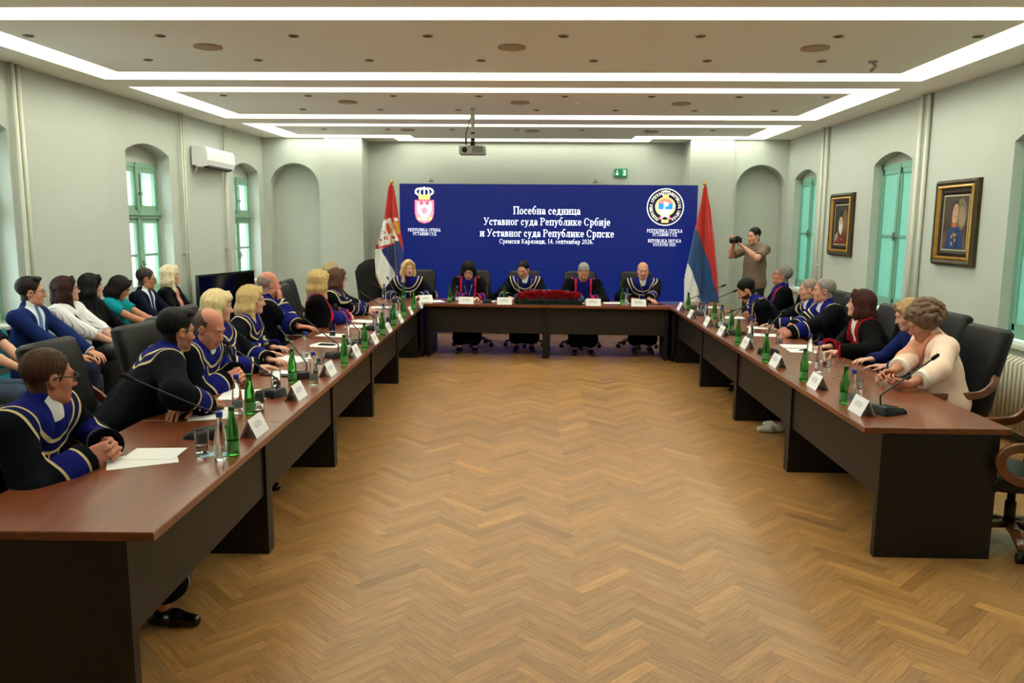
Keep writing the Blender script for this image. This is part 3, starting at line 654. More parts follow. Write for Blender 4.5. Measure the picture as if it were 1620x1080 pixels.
    if c == 'ј': p.stem(.12, -.2, h, .17, 0); p.rect(.04, .29, h-.055, h); p.dot(.2, .92); p.dot(.06, -.24, .08); p.bar(.05, .26, -.23, .1); return .36
    if c in 'ЈJ': p.stem(.2, .1, 1, .17, 0); p.bar(.1, .46, .97, .055); p.ring(.19, .16, .18, .18, 180, 360); return .48
    if c == 'Е' or c == 'E': p.stem(.08, 0, 1); p.bar(.1, .68, .04); p.bar(.1, .64, .96); p.bar(.2, .5, .52); p.rect(.62, .68, 0, .24); p.rect(.59, .65, .78, 1); p.rect(.46, .52, .42, .62); return .74
    if c == 'Б': p.stem(.08, 0, 1); p.bar(.1, .62, .96); p.rect(.56, .62, .76, 1); p.ring(.38, .28, .34, .28, -92, 92); return .74
    if c == 'I': p.stem(.08, 0, 1); return .36
    if c == 'L': p.stem(.08, 0, 1); p.bar(.1, .66, .04); p.rect(.6, .66, 0, .24); return .70
    if c == 'U': p.stem(.1, .25, 1, .17, 0); p.stem(.62, .25, 1, .08, 0); p.ring(.40, .28, .30, .3, 180, 360, .15); p.bar(.02, .34, .97, .055); p.bar(.54, .78, .97, .055); return .80
    if c == 'N': p.stem(.08, 0, 1, .08); p.stem(.66, 0, 1, .08); p.diag(.68, 0, .14, 1, .17); return .84
    if c == 'T': return glyph(p, 'Т')
    if c == 'D': p.stem(.08, 0, 1); p.ring(.38, .5, .44, .5, -95, 95); p.bar(.1, .4, .03, .06); p.bar(.1, .4, .97, .06); return .86
    if c == 'S': p.ring(.3, .74, .25, .27, 40, 270, .15); p.ring(.3, .27, .27, .28, -150, 90, .15); return .6
    if c == '1': p.stem(.22, 0, 1, .17, .09); p.diag(.12, .8, .26, .97, .1); return .55
    if c == '4': p.stem(.34, 0, 1, .16, 0); p.bar(.04, .6, .3, .09); p.diag(.1, .3, .38, .98, .09); return .62
    if c == '2': p.ring(.29, .72, .25, .29, -35, 165, .15); p.diag(.12, .05, .44, .58, .14); p.bar(.06, .56, .06, .13); return .6
    if c == '0': p.ring(.3, .5, .26, .52); return .6
    if c == '6': p.ring(.31, .32, .26, .33); p.ring(.42, .45, .37, .56, 90, 190, .15); return .62
    if c == '.': p.dot(.14, .07); return .3
    if c == ',': p.dot(.14, .07); p.diag(.1, -.16, .18, .05, .08); return .3
    return .3
def write(txt, x0, x1, zb, cap, name, parent=None, y=-.006, material=None, track=.03, wt=1.0):
    """one line between x0 and x1 with its baseline at zb"""
    def run(p, sx):
        pen = 0
        for ch in txt:
            p.tf = (lambda o: (lambda a, b: (x0+(o+a)*sx, y, zb+b*cap)))(pen); pen += glyph(p, ch)+track
        return pen
    tot = run(Pen(wt), 1.0); p = Pen(wt); run(p, (x1-x0)/tot)
    return p.m.build(name, material or M_LEDW, parent)
def line(txt, xa, xb, ytop, ybase, name, wt=.9):
    a, z1 = px2s(xa, ytop); b, _ = px2s(xb, ytop); _, z0 = px2s((xa+xb)/2, ybase); _, z1 = px2s((xa+xb)/2, ytop); write(txt, a, b, z0, z1-z0, name, LEDT, wt=wt if 'caption' not in name and 'date' not in name else .68, track=.03 if 'title' in name else .07)
line('Посебна седница', 812, 919, 327, 339, 'title_line'); line('Уставног суда Републике Србије', 765, 966, 344.7, 356.2, 'title_line'); line('и Уставног суда Републике Српске', 759, 972, 363, 374.5, 'title_line'); line('Сремски Карловци, 14. септембар 2026.', 790, 939.5, 378.3, 385.3, 'date_line')
line('РЕПУБЛИКА СРБИЈА', 645.5, 697.5, 361.2, 366, 'crest_caption'); line('УСТАВНИ СУД', 653, 690.5, 367.3, 372, 'crest_caption')
line('РЕПУБЛИКА СРПСКА', 1023.5, 1080, 362.6, 367.6, 'crest_caption'); line('УСТАВНИ СУД', 1032, 1071, 368.4, 373.4, 'crest_caption'); line('REPUBLIKA SRPSKA', 1025, 1078, 378.4, 383.2, 'crest_caption'); line('USTAVNI SUD', 1033, 1069, 384.3, 389, 'crest_caption')
# crests on the screen
E_RED = mat('screen_red', (255, 80, 110), .5, emit=(240, 90, 120), estr=1.0); E_GOLD = mat('screen_gold', (255, 220, 120), .5, emit=(250, 214, 130), estr=1.0); E_PALE = mat('screen_pale', (255, 255, 240), .5, emit=(255, 252, 235), estr=1.05); E_PINK = mat('screen_pink', (255, 180, 200), .5, emit=(236, 130, 160), estr=1.0)
E_BLUE = mat('screen_sky_blue', (40, 140, 255), .5, emit=(40, 140, 250), estr=1.0); E_NAVY = mat('screen_navy', (10, 14, 46), .5, emit=(12, 16, 52), estr=1.0); E_CORAL = mat('screen_coral', (250, 140, 120), .5, emit=(240, 136, 122), estr=1.0)
def eagle(cx, cz, s):
    """a plain two-headed bird outline, half mirrored"""
    half = [(0, .62), (.07, .70), (.16, .98), (.30, 1.02), (.42, .88), (.30, .86), (.22, .72), (.26, .56), (.40, .70), (.62, .86), (.86, .92), (.94, .60), (.90, .20), (.80, -.18), (.64, -.42), (.56, -.30), (.44, -.42), (.52, -.60), (.36, -.62), (.26, -.46), (.24, -.66), (.34, -.90), (.14, -1.0), (0, -1.02)]
    pts = half + [(-x, z) for x, z in reversed(half[1:-1])]
    return [(cx+x*s[0], cz+z*s[1]) for x, z in pts]
def crown(m, cx, cz, w, h, y, g, pl):
    poly(m, [(cx-w*.62, cz), (cx+w*.62, cz), (cx+w*.70, cz+h*.36), (cx-w*.70, cz+h*.36)], y, g)
    for s in (-1, 1):
        P = [(cx+s*w*.66, cz+h*.36), (cx+s*w*1.0, cz+h*.55), (cx+s*w*.78, cz+h*.82), (cx, cz+h*.86)]
        Q = bez([(a, 0, b) for a, b in P], 5)
        for a, b in zip(Q, Q[1:]):
            t = np.array([b[0]-a[0], b[2]-a[2]]); t /= np.linalg.norm(t)+1e-9; n = np.array([-t[1], t[0]])*w*.10
            poly(m, [(a[0]-n[0], a[2]-n[1]), (b[0]-n[0], b[2]-n[1]), (b[0]+n[0], b[2]+n[1]), (a[0]+n[0], a[2]+n[1])], y, pl)
        Q = bez([(cx+s*w*.40, 0, cz+h*.36), (cx+s*w*.52, 0, cz+h*.6), (cx+s*w*.30, 0, cz+h*.82)], 5)
        for a, b in zip(Q, Q[1:]): poly(m, [(a[0]-w*.08, a[2]), (b[0]-w*.08, b[2]), (b[0]+w*.08, b[2]), (a[0]+w*.08, a[2])], y, pl)
    poly(m, [(cx-w*.10, cz+h*.36), (cx+w*.10, cz+h*.36), (cx+w*.08, cz+h*.9), (cx-w*.08, cz+h*.9)], y, pl); poly(m, ell((cx, cz+h*.94), w*.09, h*.07, 8), y, pl)
cx, cz = px2s(671.5, 334); pxm = 0.01058
m = MB(); S = lambda a, b: (cx+a*pxm, cz-b*pxm)
sh = lambda e: [S(-15.3+e, -17.5+e), S(15.3-e, -17.5+e), S(15.3-e, 3), S(13.2-e, 11-e*.6), S(8, 16.8-e), S(0, 19.2-e), S(-8, 16.8-e), S(-13.2+e, 11-e*.6), S(-15.3+e, 3)]
poly(m, sh(0), -.0045, 0); poly(m, sh(1.2), -.005, 2)
c2 = S(0, 0); poly(m, eagle(c2[0], c2[1]+.005, (.128, .158)), -.006, 1); poly(m, ell(S(0, -1), .05, .06), -.0065, 4); poly(m, ell(S(-4.6, -12.5), .03, .035), -.0062, 0); poly(m, ell(S(4.6, -12.5), .03, .035), -.0062, 0)
for sx in (-1, 1): poly(m, ell(S(sx*8.5, 11.5), .035, .03), -.0062, 3)
k = S(0, -18); crown(m, k[0], k[1], .145, .21, -.0055, 3, 1)
m.build('crest', [E_RED, E_PALE, E_PINK, E_GOLD, E_PINK], LEDT)
cx, cz = px2s(1052.5, 327.5); m = MB(); R0 = 28.6*pxm; y = -.005
def ringp(m, r0, r1, y, mi, n=48):
    for i in range(n):
        a, b = 2*PI*i/n, 2*PI*(i+1)/n; poly(m, [(cx+r1*math.cos(a), cz+r1*math.sin(a)), (cx+r1*math.cos(b), cz+r1*math.sin(b)), (cx+r0*math.cos(b), cz+r0*math.sin(b)), (cx+r0*math.cos(a), cz+r0*math.sin(a))], y, mi)
poly(m, ell((cx, cz), R0, R0, 48), -.0045, 5); ringp(m, R0*.95, R0, -.005, 0)
poly(m, ell((cx, cz+.02*R0), R0*.55, R0*.52, 24), -.005, 3); poly(m, ell((cx, cz+.03*R0), R0*.46, R0*.44, 24), -.0053, 2)
poly(m, [(cx+R0*.46*math.cos(math.radians(a)), cz+.03*R0+R0*.44*math.sin(math.radians(a))) for a in range(22, 159, 8)], -.0056, 1)
poly(m, rc(cx-R0*.38, cx+R0*.40, cz-R0*.12, cz+R0*.20), -.0059, 4); poly(m, rc(cx-R0*.09, cx-R0*.01, cz-R0*.26, cz+R0*.30), -.0062, 0); ringp_c = ell((cx+R0*.06, cz+R0*.15), R0*.12, R0*.11, 12); poly(m, ringp_c, -.0062, 0)
poly(m, [(cx-R0*.40, cz-R0*.62), (cx-R0*.1, cz-R0*.40), (cx+R0*.1, cz-R0*.40), (cx+R0*.40, cz-R0*.62), (cx+R0*.30, cz-R0*.66), (cx, cz-R0*.50), (cx-R0*.30, cz-R0*.66)], -.0059, 0); poly(m, [(cx-R0*.40, cz-R0*.62), (cx-R0*.25, cz-R0*.50), (cx-R0*.18, cz-R0*.56), (cx-R0*.34, cz-R0*.67)], -.0062, 6); poly(m, [(cx+R0*.40, cz-R0*.62), (cx+R0*.25, cz-R0*.50), (cx+R0*.18, cz-R0*.56), (cx+R0*.34, cz-R0*.67)], -.0062, 6)
poly(m, [(cx-R0*.18, cz-R0*.84), (cx+R0*.18, cz-R0*.84), (cx+R0*.20, cz-R0*.62), (cx, cz-R0*.70), (cx-R0*.20, cz-R0*.62)], -.0059, 3)
crown(m, cx, cz+R0*.52, R0*.24, R0*.38, -.0065, 3, 0)
m.build('round_seal', [E_PALE, E_CORAL, E_PALE, E_GOLD, E_BLUE, E_NAVY, E_RED], LEDT)
def arc_text(txt, r, a0, a1, cap, name):
    p = Pen(); n = len(txt)
    for i, ch in enumerate(txt):
        a = math.radians(a0+(a1-a0)*(i+.5)/n); out = np.array([math.cos(a), math.sin(a)]); tg = np.array([math.sin(a), -math.cos(a)])
        p.tf = (lambda out, tg: (lambda x, z: (cx+out[0]*(r+z*cap)+tg[0]*(x-.4)*cap*.9, -.0055, cz+out[1]*(r+z*cap)+tg[1]*(x-.4)*cap*.9)))(out, tg); glyph(p, ch)
    p.m.build(name, E_PALE, LEDT)
arc_text('РЕПУБЛИКА СРПСКА', R0*.70, 242, 112, R0*.15, 'seal_lettering'); arc_text('REPUBLIKA SRPSKA', R0*.70, 68, -62, R0*.15, 'seal_lettering')
# ---- flags on poles
def inpoly(x, z, P):
    c = False; j = len(P)-1
    for i in range(len(P)):
        if (P[i][1] > z) != (P[j][1] > z) and x < (P[j][0]-P[i][0])*(z-P[i][1])/(P[j][1]-P[i][1])+P[i][0]: c = not c
        j = i
    return c
M_FRED = mat('flag_red', (196, 36, 26), .75, sheen=.3); M_FBLUE = mat('flag_blue', (28, 44, 112), .75, sheen=.3); M_FWHITE = mat('flag_white', (232, 232, 228), .75, sheen=.3); M_FGOLD = mat('flag_gold', (206, 146, 44), .6)
M_FBLUE2 = mat('flag_steel_blue', (22, 72, 128), .75, sheen=.3); M_BRASS = mat('brass', (196, 150, 60), .3, metal=.9); M_FORANGE = mat('flag_crest_orange', (200, 80, 40), .7)
def flag(label, Y, top, pole_base, outline, zones, mats, name='flag'):
    """outline and zones: picture-plane polygons of the hanging cloth, cut out of a folded sheet at depth Y"""
    f = lambda px, py: (lambda d: (d[0]*Y/d[1], CAM_H+d[2]*Y/d[1]))(cf + cr*((px-810)/F_PX) - cu*((py-540)/F_PX))
    O = [f(*q) for q in outline]; Z = [(mi, [f(*q) for q in P]) for mi, P in zones]; T = f(*top); B = f(*pole_base)
    t = thing(name, label, 'flag', (B[0], Y, 0)); xs = [q[0] for q in O]; zs = [q[1] for q in O]; h = .0085
    nx, nz = int((max(xs)-min(xs))/h)+2, int((max(zs)-min(zs))/h)+2; x0, z0 = min(xs)-h/2, min(zs)-h/2; m = MB(); idx = {}
    def vid(i, j):
        if (i, j) not in idx:
            x, z = x0+i*h, z0+j*h; u = (x-T[0])/(.12+.75*(T[1]-z)/(T[1]-min(zs))+1e-6)
            y = -.05+.045*math.sin(u*15+z*1.3)*min(1, (T[1]-z)*1.5) + .02*math.sin(u*31+1)
            idx[(i, j)] = len(m.v); m.v.append((x-B[0], y, z))
        return idx[(i, j)]
    for i in range(nx):
        for j in range(nz):
            x, z = x0+(i+.5)*h, z0+(j+.5)*h
            if inpoly(x, z, O):
                mi = 0
                for k, P in Z:
                    if inpoly(x, z, P): mi = k
                m.f.append((vid(i, j), vid(i+1, j), vid(i+1, j+1), vid(i, j+1))); m.mi.append(mi)
    o = m.build('cloth', mats, t, True); so = o.modifiers.new('thickness', 'SOLIDIFY'); so.thickness = .006
    m = MB(); m.tube([(0, 0, .03), (T[0]-B[0], 0, T[1])], .014, 10); m.build('flagpole', M_BRASS, t, True)
    m = MB(); m.lathe([(.022, 0), (.03, .02), (.018, .045), (.006, .07), (.001, .08)], 10, c=(T[0]-B[0], 0, T[1]-.02)); m.build('finial', M_BRASS, t, True)
    m = MB(); m.lathe([(.16, 0), (.16, .02), (.05, .04), (.03, .10), (.001, .10)], 18); m.build('pole_base', M_BRASS, t, True); return t
flag('red, blue and white flag with eagle arms and gold fringe beside the screen', 12.75, (620, 288), (618, 560),
     [(620, 290), (617, 293), (609, 338), (600, 380), (594.5, 392), (594, 436), (606, 458), (612, 472), (624, 478), (630, 470), (636, 432), (640, 398), (632, 350), (623.5, 295)],
     [(1, [(609, 337), (606.5, 352), (612, 350)]), (2, [(606, 350), (618, 344), (632, 380), (620, 388), (600, 396), (598, 380)]),
      (0, [(620, 344), (623, 342), (640, 398), (634, 384)]), (1, [(603, 395), (632, 380), (640, 398), (640, 478), (624, 478), (616, 420)]),
      (2, [(594, 394), (604, 394), (624, 430), (630, 462), (626, 480), (612, 473), (594, 436)]), (3, [(594, 434), (597, 434), (615, 472), (612, 474)]),
      (0, [(600.5, 390), (620, 385), (628, 379), (629, 382), (620, 388), (601, 394)]),
      (5, [(612, 354), (616, 352), (618, 360), (621, 366), (616, 372), (612, 362)]), (5, [(618, 372), (628, 374), (626, 378), (619, 377)]),
      (0, [(605, 366), (610, 364), (612, 369), (607, 371)]), (0, [(609, 374), (614, 373), (615, 378), (610, 379)]), (0, [(601, 378), (605, 377), (606, 381), (602, 382)]),
      (2, [(606.5, 366.5), (609.5, 366), (610, 368.5), (607.5, 369.5)]), (2, [(610.5, 375), (613, 374.5), (613.5, 377), (611, 377.5)]),
      (3, [(621, 356), (626, 349), (631, 352), (634, 366), (632, 372), (627, 366)]), (5, [(623, 358), (626, 356), (628, 364), (626, 363)]), (2, [(625, 345), (629, 344), (631, 350), (626, 349)])],
     [M_FRED, M_FBLUE, M_FWHITE, M_FGOLD, M_FBLUE2, M_FORANGE], 'crested_flag')
flag('plain red, blue and white flag standing beside the right edge of screen', 12.75, (1115, 291), (1112, 560),
     [(1115, 293), (1112.5, 297), (1103, 340), (1093, 390), (1083, 440), (1081, 478), (1100, 481), (1135, 479), (1134, 430), (1131, 385), (1123, 330), (1117, 297)],
     [(1, [(1098, 360), (1108, 378), (1121, 418), (1128, 450), (1134, 466), (1136, 482), (1108, 482), (1098, 445), (1086, 414)]), (2, [(1087, 412), (1094, 432), (1104, 460), (1110, 482), (1078, 482)])],
     [M_FRED, M_FBLUE2, M_FWHITE], 'tricolour_flag')
# ================================================================= PEOPLE: bodies grown as one smooth surface from a distance field
class Field:
    def __init__(s): s.p = []
    def cone(s, a, b, ra, rb, k=.02, cut=None, op='+', flat=None): s.p.append(('c', np.array(a, float), np.array(b, float), ra, rb, k, cut, op)); return s
    def chain(s, pts, rs, k=.02, cut=None):
        for i in range(len(pts)-1): s.cone(pts[i], pts[i+1], rs[i], rs[i+1], k, cut)
        return s
    def ell(s, c, r, R=None, k=.02, op='+', cut=None): s.p.append(('e', np.array(c, float), np.array(r, float), np.eye(3) if R is None else np.array(R, float), 0, k, cut, op)); return s
    def bounds(s):
        lo = np.full(3, 1e9); hi = -lo
        for q in s.p:
            if q[7] != '+': continue
            a, b = s.bb(q); lo = np.minimum(lo, a); hi = np.maximum(hi, b)
        return lo, hi
    @staticmethod
    def bb(q):
        if q[0] == 'c':
            return np.minimum(q[1]-q[3], q[2]-q[4]), np.maximum(q[1]+q[3], q[2]+q[4])
        e = np.sqrt(((q[3]*q[2][None, :])**2).sum(1)); return q[1]-e, q[1]+e
    def mesh(s, h, disp=None, cuts=()):
        lo, hi = s.bounds(); lo = lo-3*h; hi = hi+3*h
        n = np.ceil((hi-lo)/h).astype(int)+1; g = np.full(tuple(n), 1.0, np.float32)
        ax = [np.float32(lo[i])+np.arange(n[i], dtype=np.float32)*np.float32(h) for i in range(3)]
        for q in s.p:
            kind, k, cut, op = q[0], q[5], q[6], q[7]
            a, b = s.bb(q); m = k+2.5*h
            i0 = np.maximum(((a-m-lo)/h).astype(int), 0); i1 = np.minimum(np.ceil((b+m-lo)/h).astype(int)+1, n)
            if np.any(i1 <= i0): continue
            sl = tuple(slice(i0[i], i1[i]) for i in range(3))
            x = ax[0][sl[0]][:, None, None]; y = ax[1][sl[1]][None, :, None]; z = ax[2][sl[2]][None, None, :]
            if kind == 'c':
                A, B, ra, rb = q[1:5]; d = B-A; L2 = float(d@d)+1e-12
                px, py, pz = x-A[0], y-A[1], z-A[2]
                t = np.clip((px*d[0]+py*d[1]+pz*d[2])/L2, 0, 1)
                D = np.sqrt((px-t*d[0])**2+(py-t*d[1])**2+(pz-t*d[2])**2) - (ra+(rb-ra)*t)
            else:
                c, r, R = q[1:4]; px, py, pz = x-c[0], y-c[1], z-c[2]
                u = (px*R[0, 0]+py*R[1, 0]+pz*R[2, 0])/r[0]; v = (px*R[0, 1]+py*R[1, 1]+pz*R[2, 1])/r[1]; w = (px*R[0, 2]+py*R[1, 2]+pz*R[2, 2])/r[2]
                k0 = np.sqrt(u*u+v*v+w*w)+1e-9; k1 = np.sqrt((u/r[0])**2+(v/r[1])**2+(w/r[2])**2)+1e-9; D = k0*(k0-1)/k1
            if cut is not None:
                for (cp, cn) in cut: D = np.maximum(D, (x-cp[0])*cn[0]+(y-cp[1])*cn[1]+(z-cp[2])*cn[2])
            G = g[sl]
            if op == '+':
                hh = np.maximum(k-np.abs(G-D), 0)/max(k, 1e-6); g[sl] = np.minimum(G, D)-hh*hh*k*.25
            else:
                D = -D; hh = np.maximum(k-np.abs(G-D), 0)/max(k, 1e-6); g[sl] = np.maximum(G, D)+hh*hh*k*.25
        if disp is not None or cuts:
            X, Y, Z = np.meshgrid(*ax, indexing='ij', sparse=True)
            if disp is not None: g = g + disp(X, Y, Z)
            for (cp, cn) in cuts: g = np.maximum(g, (X-cp[0])*cn[0]+(Y-cp[1])*cn[1]+(Z-cp[2])*cn[2])
        return surfnet(g.astype(np.float32), lo, h)
def surfnet(g, lo, h):
    s = g < 0
    nx, ny, nz = g.shape
    c = np.zeros((nx-1, ny-1, nz-1), np.int8)
    for i in (0, 1):
        for j in (0, 1):
            for k in (0, 1): c += s[i:nx-1+i, j:ny-1+j, k:nz-1+k]
    act = (c > 0) & (c < 8); cells = np.argwhere(act)
    if len(cells) == 0: return np.zeros((0, 3)), np.zeros((0, 4), int)
    ids = np.full(act.shape, -1, np.int32); ids[act] = np.arange(len(cells))
    acc = np.zeros((len(cells), 3)); cnt = np.zeros(len(cells)); corner = {}
    for i in (0, 1):
        for j in (0, 1):
            for k in (0, 1): corner[i, j, k] = g[cells[:, 0]+i, cells[:, 1]+j, cells[:, 2]+k]
    for a in range(3):
        for u in (0, 1):
            for v in (0, 1):
                p = [0, 0, 0]; q = [0, 0, 0]; o = [b for b in range(3) if b != a]; p[o[0]] = q[o[0]] = u; p[o[1]] = q[o[1]] = v; q[a] = 1
                A, B = corner[tuple(p)], corner[tuple(q)]; mk = (A < 0) != (B < 0); t = np.where(mk, A/(A-B+1e-20), 0)
                pos = np.zeros((len(cells), 3)); pos[:, o[0]] = u; pos[:, o[1]] = v; pos[:, a] = t
                acc += pos*mk[:, None]; cnt += mk
    V = (cells + acc/cnt[:, None])*h + lo
    F = []
    for a in range(3):
        o = [b for b in range(3) if b != a]
        sl0 = [slice(None)]*3; sl1 = [slice(None)]*3; sl0[a] = slice(0, -1); sl1[a] = slice(1, None)
        S0, S1 = s[tuple(sl0)], s[tuple(sl1)]; ch = S0 != S1; e = np.argwhere(ch)
        ok = (e[:, o[0]] > 0) & (e[:, o[1]] > 0) & (e[:, o[0]] < g.shape[o[0]]-1) & (e[:, o[1]] < g.shape[o[1]]-1); e = e[ok]
        sg = S0[tuple(e.T)]
        def cid(du, dv):
            q = e.copy(); q[:, o[0]] -= du; q[:, o[1]] -= dv; return ids[tuple(q.T)]
        quad = np.stack([cid(0, 0), cid(1, 0), cid(1, 1), cid(0, 1)], 1)
        fl = sg if a != 1 else ~sg
        quad[~fl] = quad[~fl][:, ::-1]; F.append(quad)
    F = np.concatenate(F); F = F[(F >= 0).all(1)]
    return V, F
def sdf_obj(name, VF, mats, parent, attrs=None, mi=None):
    V, F = VF
    a, b, c = V[F[:, 0]], V[F[:, 1]], V[F[:, 2]]
    if len(F) and np.einsum('ij,ij->i', a-V.mean(0), np.cross(b-a, c-a)).sum() < 0: F = F[:, ::-1].copy()
    me = bpy.data.meshes.new(name)
    me.vertices.add(len(V)); me.vertices.foreach_set('co', np.asarray(V, np.float32).ravel())
    me.loops.add(F.size); me.loops.foreach_set('vertex_index', F.astype(np.int32).ravel())
    me.polygons.add(len(F)); me.polygons.foreach_set('loop_start', np.arange(0, F.size, 4, dtype=np.int32)); me.polygons.foreach_set('loop_total', np.full(len(F), 4, np.int32))
    me.update(calc_edges=True)
    for m in (mats if isinstance(mats, (list, tuple)) else [mats]): me.materials.append(m)
    if mi is not None: me.polygons.foreach_set('material_index', np.asarray(mi, np.int32))
    for k, a in (attrs or {}).items(): me.attributes.new(k, 'FLOAT', 'POINT').data.foreach_set('value', np.asarray(a, np.float32))
    me.polygons.foreach_set('use_smooth', np.ones(len(F), bool))
    o = bpy.data.objects.new(name, me); COL.objects.link(o)
    if parent is not None: o.parent = parent
    return o
def vnoise(seed, f):
    """cheap smooth 3-D noise as a sum of sines"""
    r = np.random.default_rng(seed); K = r.normal(0, 1, (6, 3)); K = K/np.linalg.norm(K, axis=1)[:, None]*f*r.uniform(.6, 1.5, (6, 1)); ph = r.uniform(0, 6.28, 6)
    return lambda X, Y, Z: sum(np.sin(X*K[i, 0]+Y*K[i, 1]+Z*K[i, 2]+ph[i]) for i in range(6))/6.0
# ---- cloth with trimming: thresholds on smooth attributes of the garment, so edges stay crisp
def cloth(name, base, bands, rough=.8):
    """bands: list of (attribute, low, high, colour[, attribute2, low2, high2 ...]); later bands lie on top"""
    if name in MATS: return MATS[name]
    m = bpy.data.materials.new(name); m.use_nodes = True; nt = m.node_tree; p = nt.nodes['Principled BSDF']; p.inputs['Roughness'].default_value = rough; p.inputs['Sheen Weight'].default_value = .0; p.inputs['Specular IOR Level'].default_value = .07
    cur = None; base = lin(base); at = {}
    def A(n):
        if n not in at: at[n] = nt.nodes.new('ShaderNodeAttribute'); at[n].attribute_name = n
        return at[n].outputs['Fac']
    def test(n, lo, hi):
        a = nt.nodes.new('ShaderNodeMath'); a.operation = 'COMPARE'; a.inputs[1].default_value = (lo+hi)/2; a.inputs[2].default_value = (hi-lo)/2
        nt.links.new(A(n), a.inputs[0]); return a.outputs[0]
    for b in bands:
        f = test(*b[:3])
        for i in range(4, len(b), 3):
            mu = nt.nodes.new('ShaderNodeMath'); mu.operation = 'MULTIPLY'; nt.links.new(f, mu.inputs[0]); nt.links.new(test(*b[i:i+3]), mu.inputs[1]); f = mu.outputs[0]
        mx = nt.nodes.new('ShaderNodeMix'); mx.data_type = 'RGBA'; nt.links.new(f, mx.inputs[0])
        if cur is None: mx.inputs[6].default_value = base
        else: nt.links.new(cur, mx.inputs[6])
        mx.inputs[7].default_value = lin(b[3]); cur = mx.outputs[2]
    if cur is None: p.inputs['Base Color'].default_value = base
    else: nt.links.new(cur, p.inputs['Base Color'])
    tc = nt.nodes.new('ShaderNodeTexCoord'); n2 = nt.nodes.new('ShaderNodeTexNoise'); n2.inputs['Scale'].default_value = 11; n2.inputs['Detail'].default_value = 4; nt.links.new(tc.outputs['Object'], n2.inputs['Vector'])
    bp = nt.nodes.new('ShaderNodeBump'); bp.inputs['Strength'].default_value = .35; bp.inputs['Distance'].default_value = .02; nt.links.new(n2.outputs['Fac'], bp.inputs['Height']); nt.links.new(bp.outputs[0], p.inputs['Normal'])
    MATS[name] = m; return m
NAVY, BLUE, GOLD, BLK, RED = (11, 13, 21), (22, 27, 104), (206, 188, 136), (8, 8, 10), (206, 34, 46)
g1 = .0062
def judge_robe():
    B = [('collar', .0, .150, BLUE), ('collar', .150-g1, .150+g1, GOLD), ('collar', .150+g1, .192, (20, 23, 76)), ('collar', .192-g1, .192+g1, GOLD),
         ('lat', -.038, .038, BLUE, 'collar', .196, 2.0, 'fwd', .03, 1.0, 'down', .1, .5), ('lat', .034, .046, GOLD, 'collar', .196, 2.0, 'fwd', .03, 1.0, 'down', .1, .5), ('lat', -.046, -.034, GOLD, 'collar', .196, 2.0, 'fwd', .03, 1.0, 'down', .1, .5),
         ('sleeve', .045, .155, BLUE), ('sleeve', .037, .049, GOLD), ('sleeve', .150, .162, GOLD)]
    global ROBE_BANDS; ROBE_BANDS = B; return cloth('navy_judge_robe', NAVY, B)
def judge_robe_shirt():
    g = judge_robe(); return cloth('navy_judge_robe_white_collar', NAVY, ROBE_BANDS + [('vee', -1, .040, (226, 226, 226), 'fwd', .03, 1.0, 'collar', .0, .092)])
def srpska_robe():
    B = [('alat', .0, .115, BLUE, 'fwd', .02, 1.0, 'down', -1, .5), ('alat', .092, .118, RED, 'fwd', .02, 1.0, 'down', -1, .5), ('collar', 0, .13, BLUE, 'fwd', -1, .02), ('collar', .13, .15, RED, 'fwd', -1, .02), ('sleeve', .02, .09, BLUE), ('sleeve', .0, .02, RED), ('sleeve', .09, .105, RED)]
    return cloth('black_robe_red_blue', BLK, B)
def skinm(rgb): return mat('skin_%d_%d_%d' % rgb, rgb, .55, sss=.12, noise=(30, .06), spec=.35)
def hairm(rgb):
    n = 'hair_%d_%d_%d' % rgb
    if n in MATS: return MATS[n]
    m = mat(n, rgb, .55, spec=.22, noise=(26, .16)); return m
def lipm(rgb): return mat('lips_%d_%d_%d' % rgb, rgb, .4)
M_EYE = mat('eye_white', (196, 188, 180), .2); M_IRIS = mat('iris', (48, 36, 28), .2); M_FRAMEB = mat('spectacle_frame', (18, 18, 20), .3); M_LENS = mat('spectacle_lens', (255, 255, 255), .03, trans=1.0, ior=1.01)
M_SHOE = mat('black_shoe_leather', (10, 10, 12), .25, coat=.4); M_TROUS = mat('dark_trousers', (16, 17, 22), .85)

